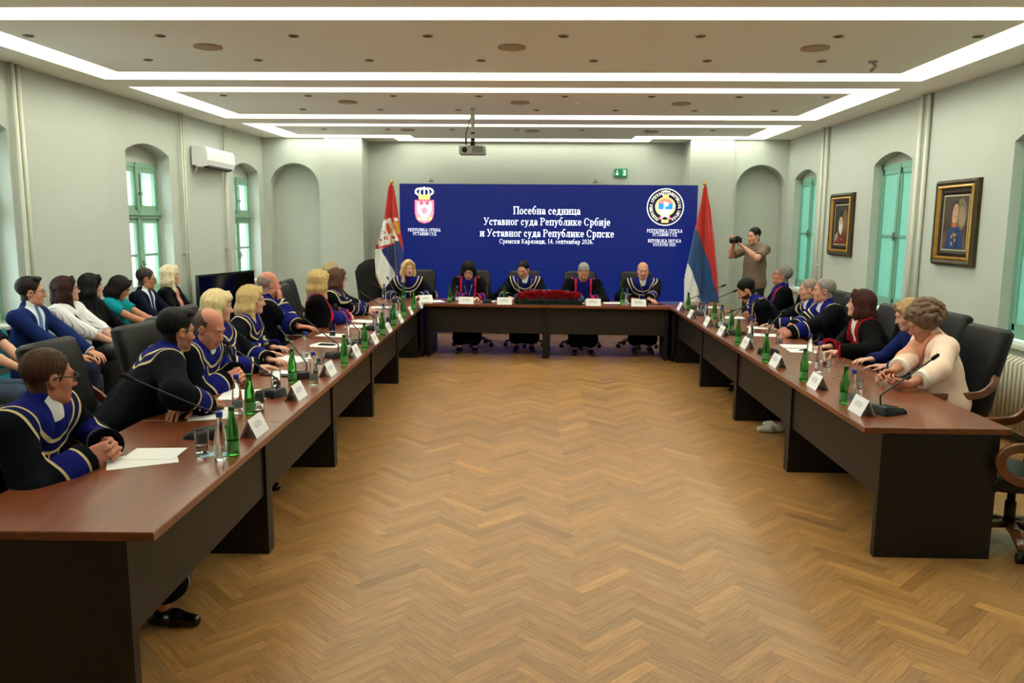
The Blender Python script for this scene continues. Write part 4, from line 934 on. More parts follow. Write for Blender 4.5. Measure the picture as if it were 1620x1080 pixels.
def rot(yaw=0, pitch=0, roll=0):
    """columns: right, forward, up. yaw turns left (deg), pitch tips the face down, roll tilts towards the right shoulder"""
    y, p, r = (math.radians(v) for v in (yaw, pitch, roll))
    Rz = np.array([[math.cos(y), -math.sin(y), 0], [math.sin(y), math.cos(y), 0], [0, 0, 1]]); Rx = np.array([[1, 0, 0], [0, math.cos(-p), -math.sin(-p)], [0, math.sin(-p), math.cos(-p)]]); Ry = np.array([[math.cos(r), 0, math.sin(r)], [0, 1, 0], [-math.sin(r), 0, math.cos(r)]])
    return Rz@Rx@Ry
def head_field(f, C, R, fem=False, s=1.0, beard=False):
    P = lambda x, y, z: C + R@(np.array([x, y, z])*s); e = lambda c, r, k=.02, op='+': f.ell(P(*c), np.array(r)*s, R, k*s, op)
    w = .93 if fem else 1.0
    e((0, -.016, .034), (.073*w, .092, .082)); e((0, .022, -.030), (.060*w, .064, .078), .03); e((0, .036, -.074), ((.043 if fem else .050)*w, .043, .040), .03)
    f.ell(P(0, .070, -.100), np.array([.017, .015, .014])*s, R, .02*s)
    for sx in (-1, 1):
        e((sx*.040*w, .052, -.030), (.020, .020, .020), .03); f.cone(P(sx*.048*w, .01, -.075), P(sx*.022, .06, -.098), .016*s, .014*s, .025*s)
        e((sx*.074*w, -.006, -.012), (.009, .019, .030), .008); e((sx*.080*w, -.002, -.010), (.005, .010, .017), .004, '-')
    f.cone(P(-.032, .074, .020), P(.032, .074, .020), .012*s, .012*s, .016*s)
    for sx in (-1, 1): e((sx*.030*w, .094, .001), (.015, .014, .010), .012, '-')
    for sx in (-1, 1):
        f.chain([P(sx*.0165*w, .0785, .001), P(sx*.024*w, .0810, .0080), P(sx*.037*w, .0780, .0080), P(sx*.045*w, .070, .001)], [.0030*s, .0042*s, .0042*s, .003*s], .003*s)
        f.chain([P(sx*.0165*w, .0780, -.001), P(sx*.025*w, .0790, -.0078), P(sx*.037*w, .0760, -.0075), P(sx*.045*w, .070, -.001)], [.0028*s, .0036*s, .0036*s, .003*s], .003*s)
    f.cone(P(0, .080, .004), P(0, .102, -.034), .008*s, (.011 if fem else .013)*s, .010*s)
    for sx in (-1, 1): f.ell(P(sx*.012, .089, -.038), np.array([.008, .010, .008])*s, R, .006*s)
    f.cone(P(-.017, .079, -.064), P(.017, .079, -.064), .0065*s, .0065*s, .008*s); f.cone(P(-.015, .079, -.076), P(.015, .079, -.076), .0075*s, .0075*s, .008*s)
    f.cone(P(-.02, .091, -.070), P(.02, .091, -.070), .0025*s, .0025*s, .004*s, op='-')
def hand_field(f, W, fd, pn, right, curl=.5, spread=1.0, s=1.0, thumb=.6, k=.004):
    """W wrist, fd finger direction, pn palm normal (towards what the palm faces); right hand or left"""
    fd = nrm(fd); pn = nrm(pn - fd*np.dot(pn, fd)); sd = np.cross(fd, pn)*(-1 if right else 1)     # sd points to the thumb side
    P = lambda a, b, c: W + (fd*a + sd*b - pn*c)*s
    kn = [(.088, .030), (.094, .010), (.090, -.010), (.080, -.029)]; ln = [(.042, .026, .020), (.046, .030, .021), (.042, .027, .020), (.032, .020, .018)]; rad = [.0092, .0095, .009, .008]
    for (a, b), r in zip(kn, rad): f.cone(P(.0, b*.62, 0), P(a, b, .002), .0165*s, .0125*s, .012*s)
    f.cone(P(.012, .022, -.004), P(.055, .034, -.004), .016*s, .013*s, .012*s)
    for i, ((a, b), L, r) in enumerate(zip(kn, ln, rad)):
        c = curl*(1+.12*i) if not hasattr(curl, '__len__') else curl[i]; p = P(a, b, .002); ang = c*.55; sp = (b/.03)*.10*spread
        for j in range(3):
            d = fd*math.cos(ang) + pn*math.sin(ang) + sd*sp*math.cos(ang); d = nrm(d); q = p + d*L[j]*s; f.cone(p, q, r*s*(1-.09*j), r*s*(.93-.10*j), k*s if j else .006*s); p = q; ang += c*(.9 if j == 0 else .6)
    p = P(.022, .030, -.004); d = nrm(fd*.62+sd*.72+pn*.25*thumb); q = p+d*.040*s; f.cone(p, q, .0135*s, .0115*s, .010*s)
    d2 = nrm(fd*.85+sd*(.45-.5*thumb)+pn*.45*thumb); q2 = q+d2*.032*s; f.cone(q, q2, .0112*s, .010*s, .004*s); d3 = nrm(fd*.9+sd*(.2-.6*thumb)+pn*.5*thumb); f.cone(q2, q2+d3*.024*s, .010*s, .008*s, .004*s)
def ik(S, T, l1, l2, pole):
    d = T-S; L = np.linalg.norm(d); L2 = min(L, (l1+l2)*.995); T = S+d/L*L2; u = d/L
    a = (l1*l1-l2*l2+L2*L2)/(2*L2); h = math.sqrt(max(l1*l1-a*a, 1e-6)); p = pole-u*np.dot(pole, u); p = nrm(p); return S+u*a+p*h, T
def HAIRCUT(pl): return [[pl((0, .041, .02), (0, 1, -.42)), pl((0, .0, -.012), (0, -.1, -1)), pl((0, .073, .06), (0, 1, .3))], [pl((0, -.036, 0), (0, 1, .25)), pl((0, -.09, -.074), (0, -.25, -1))]]
def BALDCUT(pl, style):
    return [pl((0, .022, .0), (0, 1.0, .10)), pl((0, -.02, .062 if style == 'thin' else .046), (0, .45, 1)), pl((0, -.09, -.060), (0, -.3, -1)), pl((0, .02, -.012), (0, .8, -.9))]
def hair_field(style, f, C, R, s, seed, fem):
    P = lambda x, y, z: C + R@(np.array([x, y, z])*s); e = lambda c, r, k=.02, op='+', cut=None: f.ell(P(*c), np.array(r)*s, R, k*s, op, cut)
    pl = lambda p, n: (P(*p), R@nrm(n)); w = .93 if fem else 1.0
    rr = np.random.default_rng(seed)
    if style in ('short', 'crop', 'flat', 'quiff'):
        c, r3 = {'short': ((0, -.0215, .0405), (.0785, .0965, .0865)), 'quiff': ((0, -.0205, .0420), (.0790, .0975, .0890)), 'crop': ((0, -.0185, .0360), (.0762, .0950, .0835)), 'flat': ((0, -.0195, .0385), (.0775, .0960, .0850))}[style]
        for cutp in HAIRCUT(pl): f.ell(P(*c), np.array([r3[0]*w, r3[1], r3[2]])*s, R, .006, '+', cutp)
        if style == 'quiff':
            for i in range(7): e((rr.uniform(-.045, .045), rr.uniform(.02, .058), .104+rr.uniform(-.006, .006)), (.024, .026, .013), .018)
    elif style in ('bald', 'thin'):
        cutp = BALDCUT(pl, style)
        f.ell(P(0, -.0175, .033), np.array([.0756*w, .0948, .0832])*s, R, .01, '+', cutp)
    elif style == 'receding':
        cutp = [pl((0, .045, .066), (0, .80, -.60)), pl((0, .05, .05), (0, 1, .1))]
        f.ell(P(0, -.018, .036), np.array([.078*w, .096, .088])*s, R, .01, '+', cutp)
    elif style in ('long', 'bob', 'longwave', 'bun'):
        drop = {'long': -.25, 'longwave': -.22, 'bob': -.13, 'bun': -.02}[style]
        f.ell(P(0, -.020, .040), np.array([.083, .101, .090])*s, R, .02, '+', [pl((0, .072, .045), (0, .95, -.30))])
        if style != 'bun':
            for sx in (-1, 1):
                f.chain([P(sx*.070, .004, .03), P(sx*.080, .002, -.06), P(sx*.078, .006, drop*.75), P(sx*.066, .012, drop)], [.026*s, .028*s, .028*s, .014*s], .025)
                f.chain([P(sx*.060, -.05, .03), P(sx*.072, -.055, -.08), P(sx*.060, -.06, drop)], [.038*s, .038*s, .022*s], .03)
            f.chain([P(0, -.07, .02), P(0, -.085, -.09), P(0, -.085, drop*1.04)], [.055*s, .052*s, .028*s], .03)
            for sx in (-1, 1): f.chain([P(sx*.015, .062, .105), P(sx*.055, .062, .07), P(sx*.074, .035, -.01)], [.014*s, .018*s, .014*s], .012)
        else: f.ell(P(0, -.10, .03), np.array([.045, .04, .045])*s, R, .02)
    elif style == 'fringe':     # bob with a fringe over the brow
        hair_field('bob', f, C, R, s, seed, fem); f.ell(P(0, .055, .062), np.array([.062, .040, .040])*s, R, .02)
    elif style == 'puffy':
        f.ell(P(0, -.022, .045), np.array([.096, .108, .096])*s, R, .02, '+', [pl((0, .075, .040), (0, .93, -.36))])
        for sx in (-1, 1): f.chain([P(sx*.078, -.005, .03), P(sx*.086, -.01, -.05), P(sx*.074, -.03, -.10)], [.03*s, .03*s, .02*s], .02)
        f.ell(P(0, -.085, -.04), np.array([.07, .045, .07])*s, R, .03)
    elif style == 'curly':
        s = s*1.16; f.ell(P(0, -.030, .036), np.array([.096, .106, .094])*s, R, .02, '+', [pl((0, .060, .045), (0, .9, -.43))])
        for i in range(190):
            th, ph = rr.uniform(0, 6.28), rr.uniform(-.75, 1.5); x, y, z = math.cos(th)*math.cos(ph), math.sin(th)*math.cos(ph), math.sin(ph)
            if y > .30 and z < .36: continue
            f.ell(P(x*.098, -.032+y*.106, .032+z*.096), np.array([.0165, .0165, .0165])*s*rr.uniform(.7, 1.15), R, .008)
def strand_disp(C, R, s, amp, freq, seed):
    ns = vnoise(seed, 13); n3 = vnoise(seed+5, 170)
    def d(X, Y, Z):
        dx, dy, dz = X-C[0], Y-C[1], Z-C[2]
        lx = dx*R[0, 0]+dy*R[1, 0]+dz*R[2, 0]; ly = dx*R[0, 1]+dy*R[1, 1]+dz*R[2, 1]
        th = np.arctan2(lx, -ly-.01); bump = .0016*n3(X, Y, Z) if amp < .0034 else 0
        return (bump+amp*np.sin(th*freq+3.0*ns(X, Y, Z*.5))+amp*.6*np.sin(th*freq*.37+4*ns(Y, X, Z*.4))).astype(np.float32)
    return d
def person(label, head, face, seat=.50, L=.50, lean=None, look=0, tilt=0, roll=0, twist=0, hands=None, fem=False, skin=(206, 150, 122), hair=('short', (40, 28, 22)), garment='judge', glasses=False, beard=None, s=1.0, res=.007, group=None, arm_pole=None, lips=None, curl=.5, stand=False, broad=1.0, pelvis=None, brow=None, shirt=None, legs=True, neck=.142, extra=None, palms=None, feet=None, sleeve_len=1.0, seed=0, fdirs=None, thigh=.42, spread=1.0, hs=1.0):
    """head: centre of the head in the room. face/look: body and head direction in degrees from +Y towards -X."""
    H = np.array(head, float); th = math.radians(face); F = np.array([-math.sin(th), math.cos(th), 0]); Rg = np.array([math.cos(th), math.sin(th), 0])
    Rh_w = rot(look, tilt, roll); N = H + (Rh_w@np.array([0, -.030, -.105]))*s + np.array([0, 0, -(neck-.105)*s])   # neck base
    hipz = seat+.075 if not stand else .93*s
    if pelvis is None:
        dz = N[2]-hipz; hd = math.sqrt(max(L*L-dz*dz, 0)); ld = F if lean is None else np.array([-math.sin(math.radians(lean)), math.cos(math.radians(lean)), 0])
        Pv = np.array([N[0], N[1], hipz]) - np.array([ld[0], ld[1], 0])*hd
    else: Pv = np.array([pelvis[0], pelvis[1], hipz])
    root = thing('person', label, 'person', (Pv[0], Pv[1], 0), th, group)
    M = np.array([Rg, F, [0, 0, 1]]); O = np.array([Pv[0], Pv[1], 0]); lo = lambda p: M@(np.array(p, float)-O)      # room -> own frame
    Hl, Nl, Pl = lo(H), lo(N), lo(Pv); Rh = M@Rh_w
    up = nrm(Nl-Pl); tw = math.radians(twist); rt = nrm(np.array([math.cos(tw), math.sin(tw), 0])); rt = nrm(rt-up*np.dot(rt, up)); fw = np.cross(up, rt)
    shw = (.160 if fem else .185)*s*broad; T = lambda x, y, z: Nl + rt*x*s + fw*y*s + up*z*s
    Sh = {+1: Nl+rt*shw-up*.062*s+fw*.0, -1: Nl-rt*shw-up*.062*s}
    arms = {}; hands = hands or {}
    for sd in (1, -1):
        tg = hands.get('R' if sd > 0 else 'L'); l1, l2 = .285*s, .255*s
        if tg is None: tg = Pv + F*.30*s + Rg*sd*.16*s + np.array([0, 0, .14])
        W = lo(tg); pole = np.array([sd*.8, -.45, -.30]) if arm_pole is None or (('R' if sd > 0 else 'L') not in arm_pole) else M@np.array(arm_pole['R' if sd > 0 else 'L'], float)
        E, W = ik(Sh[sd], W, l1, l2, pole); arms[sd] = (Sh[sd], E, W)
    # ---------- the body: one surface
    f = Field(); bw = broad
    head_field(f, Hl, Rh, fem, s*hs)
    f.cone(Hl+Rh@np.array([0, -.022, -.055])*s, Nl+fw*.002, (.047 if fem else .056)*s, (.050 if fem else .062)*s, .03)
    mid = Pl+(Nl-Pl)*.5
    for sx in (-1, 1): f.cone(Nl+rt*sx*.06*s-up*.10*s, mid+rt*sx*.05*s, .088*s*bw, .092*s*bw, .05)
    for sx in (-1, 1): f.cone(mid+rt*sx*.045*s, Pl+np.array([sx*.055, 0, .02]), .092*s*bw, .105*s*bw, .05)
    f.cone(Nl-up*.02*s, Sh[1]-rt*.01, .045*s, .05*s, .04); f.cone(Nl-up*.02*s, Sh[-1]+rt*.01, .045*s, .05*s, .04)
    knees = {}; ank = {}
    for sx in (-1, 1):
        if stand: kn = Pl+np.array([sx*.10, .01, -.43*s]); an = np.array([sx*.11, -.02, .09]); hp = Pl+np.array([sx*.09, 0, -.02])
        else:
            hp = Pl+np.array([sx*.085, .0, .0]); kn = Pl+np.array([sx*.11, thigh*s, .005]); an = np.array([sx*.11, kn[1]-.02, .09])
            if feet and ('R' if sx > 0 else 'L') in feet: an = lo(feet['R' if sx > 0 else 'L']); d = an-kn; an = kn + d
        knees[sx], ank[sx] = kn, an
        f.cone(hp, kn, .078*s, .052*s, .04); f.cone(kn, an, .05*s, .034*s, .02); f.cone(an+np.array([0, -.03, -.045]), an+np.array([sx*.02, .13, -.062]), .03, .022, .02)
    for sd in (1, -1):
        S, E, W = arms[sd]; f.cone(S, E, .046*s, .038*s, .02); f.cone(E, E+(W-E)*.35, .038*s, .040*s, .02); f.cone(E+(W-E)*.35, W, .040*s, .026*s, .02)
        fd = W-E; pn = np.array([0, 0, -1.0]); key = 'R' if sd > 0 else 'L'
        if fdirs and key in fdirs: fd = M@np.array(fdirs[key], float)
        if palms and key in palms: pn = M@np.array(palms[key], float)
        cv = curl[key] if isinstance(curl, dict) else curl
        hand_field(f, W, nrm(fd), pn, sd > 0, cv, spread, s*(.92 if fem else 1.02), k=.003)
    VF = f.mesh(res); V, Fq = VF; fc = V[Fq].mean(1); loc = (fc-Hl)@Rh/(s*hs); mi = np.zeros(len(Fq), int)
    lipz = (np.abs(loc[:, 2]+.070) < .011-np.abs(loc[:, 0])*.18) & (np.abs(loc[:, 0]) < .024) & (loc[:, 1] > .062); mi[lipz] = 1
    mats = [skinm(skin), lipm(lips or (skin[0]*.82, skin[1]*.62, skin[2]*.62)) if lips is None else lipm(lips)]
    if beard:
        b = (loc[:, 2] < -.042-.35*np.maximum(0, .03-np.abs(loc[:, 0]))+.35*np.maximum(0, .02-loc[:, 1])) & (loc[:, 2] > -.14) & (loc[:, 1] > -.005) & (np.abs(loc[:, 0]) < .075) & (fc[:, 2] > Nl[2]+.01); b &= ~lipz; mi[b] = 2; mats.append(mat('beard_%d_%d_%d' % beard, beard, .8))
    if hair[0] in ('short', 'crop', 'flat', 'quiff', 'bald', 'thin'):
        cuts = [BALDCUT(lambda p, n: (np.array(p), nrm(n)), hair[0])] if hair[0] in ('bald', 'thin') else HAIRCUT(lambda p, n: (np.array(p), nrm(n)))
        ins = (np.abs(loc[:, 0]) < .079) & (loc[:, 2] > -.09) & ~((np.abs(loc[:, 0]) > .066) & (loc[:, 2] < .022) & (loc[:, 1] > -.032))
        anyc = np.zeros(len(Fq), bool)
        for cc in cuts:
            q = np.ones(len(Fq), bool)
            for cp, cn in cc: q &= ((loc-cp)@cn < -.001)
            anyc |= q
        ins &= anyc
        mats = mats + [hairm(hair[1])]; mi[ins] = len(mats)-1
    body = sdf_obj('body', VF, mats, root, mi=mi)
    # ---------- eyes, brows, glasses
    sc = s*hs
    P = lambda x, y, z: Hl + Rh@(np.array([x, y, z])*sc); w = .93 if fem else 1.0
    if abs(tilt) < 60:
        for sx in (-1, 1):
            m = MB(); m.ball(P(sx*.030*w, .0690, .000), .0118*sc, 12, 10); eb = m.build('eye', M_EYE, body, True); m = MB(); m.ball(P(sx*.030*w, .0762, .0), .0062*sc, 10, 8); m.build('iris', M_IRIS, body, True)
        m = MB(); bc = brow or hair[1]
        for sx in (-1, 1): m.tube([P(sx*.014, .0865, .019), P(sx*.030, .0865, .024), P(sx*.046, .074, .018)], [.0032*sc, .0036*sc, .002*sc], 6)
        m.build('eyebrow', hairm(bc), body, True)
    if glasses:
        m = MB(); r = (extra or {}).get('rim', .0021)
        for sx in (-1, 1):
            c = P(sx*.033, .098, -.003); m.tube([c + Rh@(np.array([.025*math.cos(a), -.006*abs(math.cos(a))*0, .0185*math.sin(a)])*sc) for a in np.linspace(0, 2*PI, 22)], r*sc, 6, cap=False)
            m.tube([P(sx*.058, .096, .004), P(sx*.074, .07, .006), P(sx*.080, .01, .006), P(sx*.079, -.012, -.006)], r*1.15*sc, 6)
        m.tube([P(-.009, .099, .003), P(0, .101, .006), P(.009, .099, .003)], r*sc, 6); gl = m.build('glasses', M_FRAMEB, root, True)
        for sx in (-1, 1):
            m = MB(); c = P(sx*.033, .098, -.003); m.add([c + Rh@(np.array([.0245*math.cos(a), 0, .018*math.sin(a)])*sc) for a in np.linspace(0, 2*PI, 20, endpoint=False)], [tuple(range(20))]); m.build('lens', M_LENS, gl)
    # ---------- hair
    if hair[0] != 'none':
        hf = Field(); hair_field(hair[0], hf, Hl, Rh, sc, seed+3, fem); fem_long = hair[0] in ('long', 'longwave', 'bob', 'fringe', 'puffy')
        fac = Field()
        if fem_long: hf.ell(P(0, .10, -.035), np.array([.052, .055, .090])*sc, Rh, .012, '-')
        sdf_obj('hair', hf.mesh(min(res, .0055), strand_disp(Hl, Rh, sc, .0012 if hair[0] == 'curly' else .0036 if fem_long else .0018, 46 if fem_long else 60, seed)), hairm(hair[1]), root)
    # ---------- clothes
    G = Field(); att = {}; fold0 = vnoise(seed+11, 26); fold1 = vnoise(seed+71, 40); fold = lambda X, Y, Z: fold0(X, Y, Z*.4) + .55*(.35-np.abs(fold1(X, Y, Z*.7)))*2.2
    robe = garment in ('judge', 'srpska', 'blackrobe'); amp = .009 if robe else .0055
    loose = .028 if robe else .014
    if extra and 'loose' in extra: loose = extra['loose']
    chest = .088*s*bw+loose
    for sx in (-1, 1): G.cone(Nl+rt*sx*.065*s-up*.10*s, mid+rt*sx*.055*s, chest, chest+.006, .06); G.cone(mid+rt*sx*.055*s, Pl+np.array([sx*.065, 0, .03]), chest+.006, (.115*s*bw+loose), .06)
    G.cone(Nl-up*.035*s, Sh[1], .050*s+loose*.5, .056*s+loose, .05); G.cone(Nl-up*.035*s, Sh[-1], .050*s+loose*.5, .056*s+loose, .05)
    if robe:
        for sx in (-1, 1): G.cone(Sh[sx]-up*.09*s-rt*sx*.035, Pl+np.array([sx*.10, .03, .06]), .085*s, .125*s, .07)
    if fem:
        for sx in (-1, 1): G.ell(T(sx*.075, .085, -.215), np.array([.07, .055, .065])*s, None, .05)
    cutn = [(Hl+Rh@np.array([0, .0, -.062])*s, nrm(Hl-Nl))]
    if robe: G.cone(Nl-up*.01*s, Nl+(Hl-Nl)*.30, .075*s, .066*s, .03, cutn)
    elif extra and extra.get('collar'): G.cone(Nl-up*.01*s, Nl+(Hl-Nl)*.33, .070*s, .064*s, .02, cutn)
    for sd in (1, -1):
        S, E, W = arms[sd]
        if robe: up_r, el_r, wr_r = .062*s+loose*.6, .066*s+loose*.5, .062*s+loose*.35
        else: up_r, el_r, wr_r = .052*s+loose, .046*s+loose, .036*s+loose*.8
        wr = W-(nrm(W-E))*(.0 if robe else .015)
        if sleeve_len >= 1: G.cone(S, E, up_r, el_r, .03); G.cone(E, wr+nrm(W-E)*.05, el_r, wr_r, .03, [(wr+nrm(W-E)*.012, nrm(W-E))]); G.cone(W-nrm(W-E)*.06, W+nrm(W-E)*.10, wr_r*.5, wr_r-.009, .004, op='-')
        elif sleeve_len > .5:
            c = E+(W-E)*((sleeve_len-.5)*2); G.cone(S, E, up_r, el_r, .03); G.cone(E, c, el_r, el_r*.92, .03, [(c-nrm(W-E)*.02, nrm(W-E))])
        else:
            c = S+(E-S)*sleeve_len*2; G.cone(S, c, up_r, up_r*1.0, .03, [(c-nrm(E-S)*.02, nrm(E-S))])
    skirt = garment in ('judge', 'srpska', 'blackrobe', 'dress')
    if skirt and legs:
        for sx in (-1, 1): G.cone(Pl+np.array([sx*.085, 0, .0]), knees[sx], .115*s, .085*s, .06); G.cone(knees[sx], ank[sx]+np.array([0, .02, .12]), .082*s, .105*s, .05)
        G.cone(knees[1], knees[-1], .07*s, .07*s, .06); G.cone((knees[1]+knees[-1])/2, (ank[1]+ank[-1])/2+np.array([0, .02, .14]), .09*s, .10*s, .06)
    else: G.cone(Pl+np.array([-.07, 0, 0]), Pl+np.array([.07, 0, 0]), .125*s*bw, .125*s*bw, .04)
    if extra and 'belly' in extra: G.ell(T(0, .075, -.36), np.array([.135, .115, .14])*s*extra['belly'], None, .06)
    disp = (lambda X, Y, Z: (amp*fold(X, Y, Z)).astype(np.float32)) if True else None
    VFg = G.mesh(max(res*1.15, .0065), disp); V = VFg[0]
    rel = V-Nl; lat = rel@rt/s; fwd = rel@fw/s; dn = -(rel@up)/s
    att['lat'] = lat; att['alat'] = np.abs(lat); att['fwd'] = fwd
    att['collar'] = np.sqrt((lat*.92)**2+(fwd*np.where(fwd > 0, .88, 1.0))**2+(dn*.92)**2); att['down'] = dn; att['vee'] = np.abs(lat)+.26*dn; att['stripe'] = np.sin(lat*2*PI/.022)
    sl = np.full(len(V), 9.0)
    for sd in (1, -1):
        S, E, W = arms[sd]; d = W-E; Lf = np.linalg.norm(d); t = (V-E)@(d/Lf); dist = np.linalg.norm(V-E-np.clip(t, 0, Lf)[:, None]*(d/Lf), axis=1); on = (t > .02) & (dist < .13*s); sl = np.where(on, np.minimum(sl, Lf-t), sl)
    att['sleeve'] = sl
    names = {'judge': 'robe', 'srpska': 'robe', 'blackrobe': 'robe', 'dress': 'dress'}
    gm = (judge_robe() if fem else judge_robe_shirt()) if garment == 'judge' else srpska_robe() if garment in ('srpska',) else (extra or {}).get('mat')
    gname = (extra or {}).get('name') or names.get(garment, 'jacket')
    go = sdf_obj(gname, VFg, gm, root, att)
    # ---------- trousers and shoes
    if legs and not skirt:
        Tr = Field()
        for sx in (-1, 1):
            a0 = Pl+np.array([sx*.085, 0, -.01]); Tr.cone(a0, knees[sx], .098*s, .074*s, .04); Tr.cone(knees[sx], ank[sx]+np.array([0, .0, .0]), .072*s, .058*s, .03, [(ank[sx]+np.array([0, 0, -.03]), np.array([0, 0, -1.0]))])
        Tr.cone(Pl+np.array([-.06, 0, 0]), Pl+np.array([.06, 0, 0]), .118*s*bw, .118*s*bw, .05)
        sdf_obj('trousers', Tr.mesh(max(res*1.3, .009), lambda X, Y, Z: (.004*fold(X, Y, Z)).astype(np.float32)), (extra or {}).get('trousers', M_TROUS), root)
    if legs:
        for sx in (-1, 1):
            sf = Field(); a = ank[sx]; fl = np.array([0, 0, a[2]-.09])
            sf.cone(a+np.array([0, -.035, -.055]), a+np.array([sx*.01, .06, -.055]), .036, .040, .02); sf.cone(a+np.array([sx*.01, .06, -.058]), a+np.array([sx*.022, .155, -.064]), .040, .027, .02); sf.cone(a+np.array([0, -.02, -.05]), a+np.array([0, -.01, .0]), .038, .036, .02)
            so = sdf_obj('shoe', sf.mesh(.007, None, [(np.array([0, 0, a[2]-.089]), np.array([0, 0, -1.0]))]), (extra or {}).get('shoe', M_SHOE), root)
    return dict(root=root, lo=lo, Hl=Hl, Rh=Rh, Nl=Nl, Pl=Pl, T=T, rt=rt, fw=fw, up=up, arms=arms, s=sc, P=P, G=G, body=body, garment=go, M=M, O=O, knees=knees, ank=ank)
# ================================================================= THE CAST
def U(px, py, z): x, y = unproj(px, py, z); return (x, y, z)
GREY, BLOND, LBLOND, DARK, BROWN, BLACKH = (120, 112, 106), (206, 176, 122), (222, 200, 150), (34, 26, 22), (72, 50, 36), (18, 16, 16)
S1, S2, S3, S4 = (206, 148, 122), (214, 164, 140), (196, 134, 104), (186, 130, 100)
wk = {}
up_hands = lambda d: d
def table_hands(cx, cy, face, gap=.11, z=.80, back=.10):
    """clasped hands centred at cx, cy for somebody facing 'face' degrees: wrists, finger directions, palms"""
    th = math.radians(face); F = np.array([-math.sin(th), math.cos(th), 0]); R = np.array([math.cos(th), math.sin(th), 0]); c = np.array([cx, cy, z])
    return dict(hands={'R': c+R*gap-F*back, 'L': c-R*gap-F*back}, fdirs={'R': F*.62-R*.75+np.array([0, 0, .12]), 'L': F*.62+R*.75+np.array([0, 0, .12])}, palms={'R': -R*.75-F*.55-np.array([0, 0, .25]), 'L': R*.75-F*.55-np.array([0, 0, .25])})
def flat_hands(cx, cy, face, gap=.16, z=.785, back=.06):
    th = math.radians(face); F = np.array([-math.sin(th), math.cos(th), 0]); R = np.array([math.cos(th), math.sin(th), 0]); c = np.array([cx, cy, z])
    return dict(hands={'R': c+R*gap-F*back, 'L': c-R*gap-F*back}, fdirs={'R': F*.9-R*.35, 'L': F*.9+R*.35}, curl=.35)
def lap_hands(h, face, dz=-.53, f=.34, gap=.09):
    th = math.radians(face); F = np.array([-math.sin(th), math.cos(th), 0]); R = np.array([math.cos(th), math.sin(th), 0]); c = np.array(h)+F*f+np.array([0, 0, dz])
    return dict(hands={'R': c+R*gap, 'L': c-R*gap}, fdirs={'R': F*.8-R*.5+np.array([0, 0, -.2]), 'L': F*.8+R*.5+np.array([0, 0, -.2])}, curl=.45)
# ---- left row
c = U(196, 712, .80)
chair(-2.52, 3.42, -90, 'black leather chair under the man in glasses at the near left end')
wk['L1'] = person('man in navy and blue gold-trimmed robe and glasses seated nearest on the left, hands clasped', (-2.17, 3.44, 1.15), -86, look=-40, tilt=6, hair=('flat', (70, 46, 32)), skin=(186, 122, 96), glasses=True, res=.0045, seed=1, s=1.05, neck=.118, extra=dict(rim=.0027), feet={'R': (-1.70, 3.40, .09), 'L': (-1.95, 3.75, .09)}, **table_hands(c[0]-.02, c[1], -84, gap=.105))
chair(-2.58, 4.64, -93, 'black leather chair behind the dark-haired man turned away')
wk['L2'] = person('dark-haired man in robe and glasses leaning on folded arms, turned away from the camera', (-2.13, 4.64, 1.20), -58, look=-38, tilt=10, hair=('quiff', BLACKH), beard=(146, 100, 78), skin=S3, glasses=True, res=.0055, seed=2, neck=.125, pelvis=(-2.42, 4.38), s=1.05, lean=-60, hands={'R': U(322, 640, .80), 'L': U(292, 645, .79)}, fdirs={'R': (.1, 1, 0), 'L': (-.1, -1, 0)}, arm_pole={'R': (.4, -.9, -.3), 'L': (-.6, .6, -.3)})
chair(-2.47, 5.47, -96, 'black leather chair behind the balding man, its back showing beside dark-haired man')
c = U(392, 592, .83)
wk['L3'] = person('balding man in robe bending his head to the microphone, hands clasped, left row', (-2.12, 5.10, 1.155), -88, look=-104, tilt=24, hair=('thin', (92, 70, 58)), skin=(204, 136, 112), res=.005, seed=3, s=1.04, neck=.12, **table_hands(c[0]-.02, c[1], -88, z=.82))
chair(-2.52, 6.02, -90, 'black leather chair under the fair-haired woman half hidden on the left')
wk['L4'] = person('fair-haired woman with fringe in robe half hidden behind the balding man', (-2.38, 5.90, 1.215), -86, look=-72, tilt=6, fem=True, hair=('fringe', LBLOND), skin=S2, seed=4, res=.007, **flat_hands(-1.98, 5.86, -88))
chair(-2.65, 6.68, -90, 'black leather chair under the blonde woman in profile on the left')
c = U(436, 553, .79)
wk['L5'] = person('woman with long blonde hair and blue-collared robe in profile, left row', (-2.39, 6.65, 1.19), -84, look=-74, tilt=4, fem=True, hair=('long', BLOND), skin=S2, seed=5, res=.007, **flat_hands(c[0], c[1], -86))
chair(-2.80, 7.72, -78, 'black leather chair rising behind the bald man resting chin on hand')
hp = np.array((-2.60, 7.72, 1.24)); c = U(490, 528, .79)
wk['L6'] = person('bald man with grey fringe of hair in robe resting chin on his hand', hp, -72, L=.50, look=-52, tilt=0, hair=('bald', (150, 130, 118)), skin=(206, 138, 116), seed=6, res=.007, lean=-80, hands={'R': hp+np.array([.10, -.01, -.175]), 'L': np.array(c)}, fdirs={'R': (-.05, .12, 1), 'L': (1, .1, -.1)}, palms={'R': (-1, .1, .1), 'L': (0, 0, -1)}, arm_pole={'R': (.3, -.5, -.8), 'L': (0, 1, -.4)}, curl={'R': .8, 'L': .25}, s=1.04)
chair(-2.60, 8.40, -90, 'black leather chair under the blonde woman in black on the left')
c = U(562, 501, .80)
wk['L7'] = person('blonde woman in plain black robe with red and blue cuffs, left row', (-2.30, 8.42, 1.22), -76, look=-34, tilt=4, fem=True, hair=('longwave', (198, 168, 112)), skin=S2, garment='srpska', seed=7, res=.0075, s=1.02, **table_hands(c[0], c[1], -80))
chair(-2.62, 9.20, -90, 'black leather chair under the brown-haired woman in glasses')
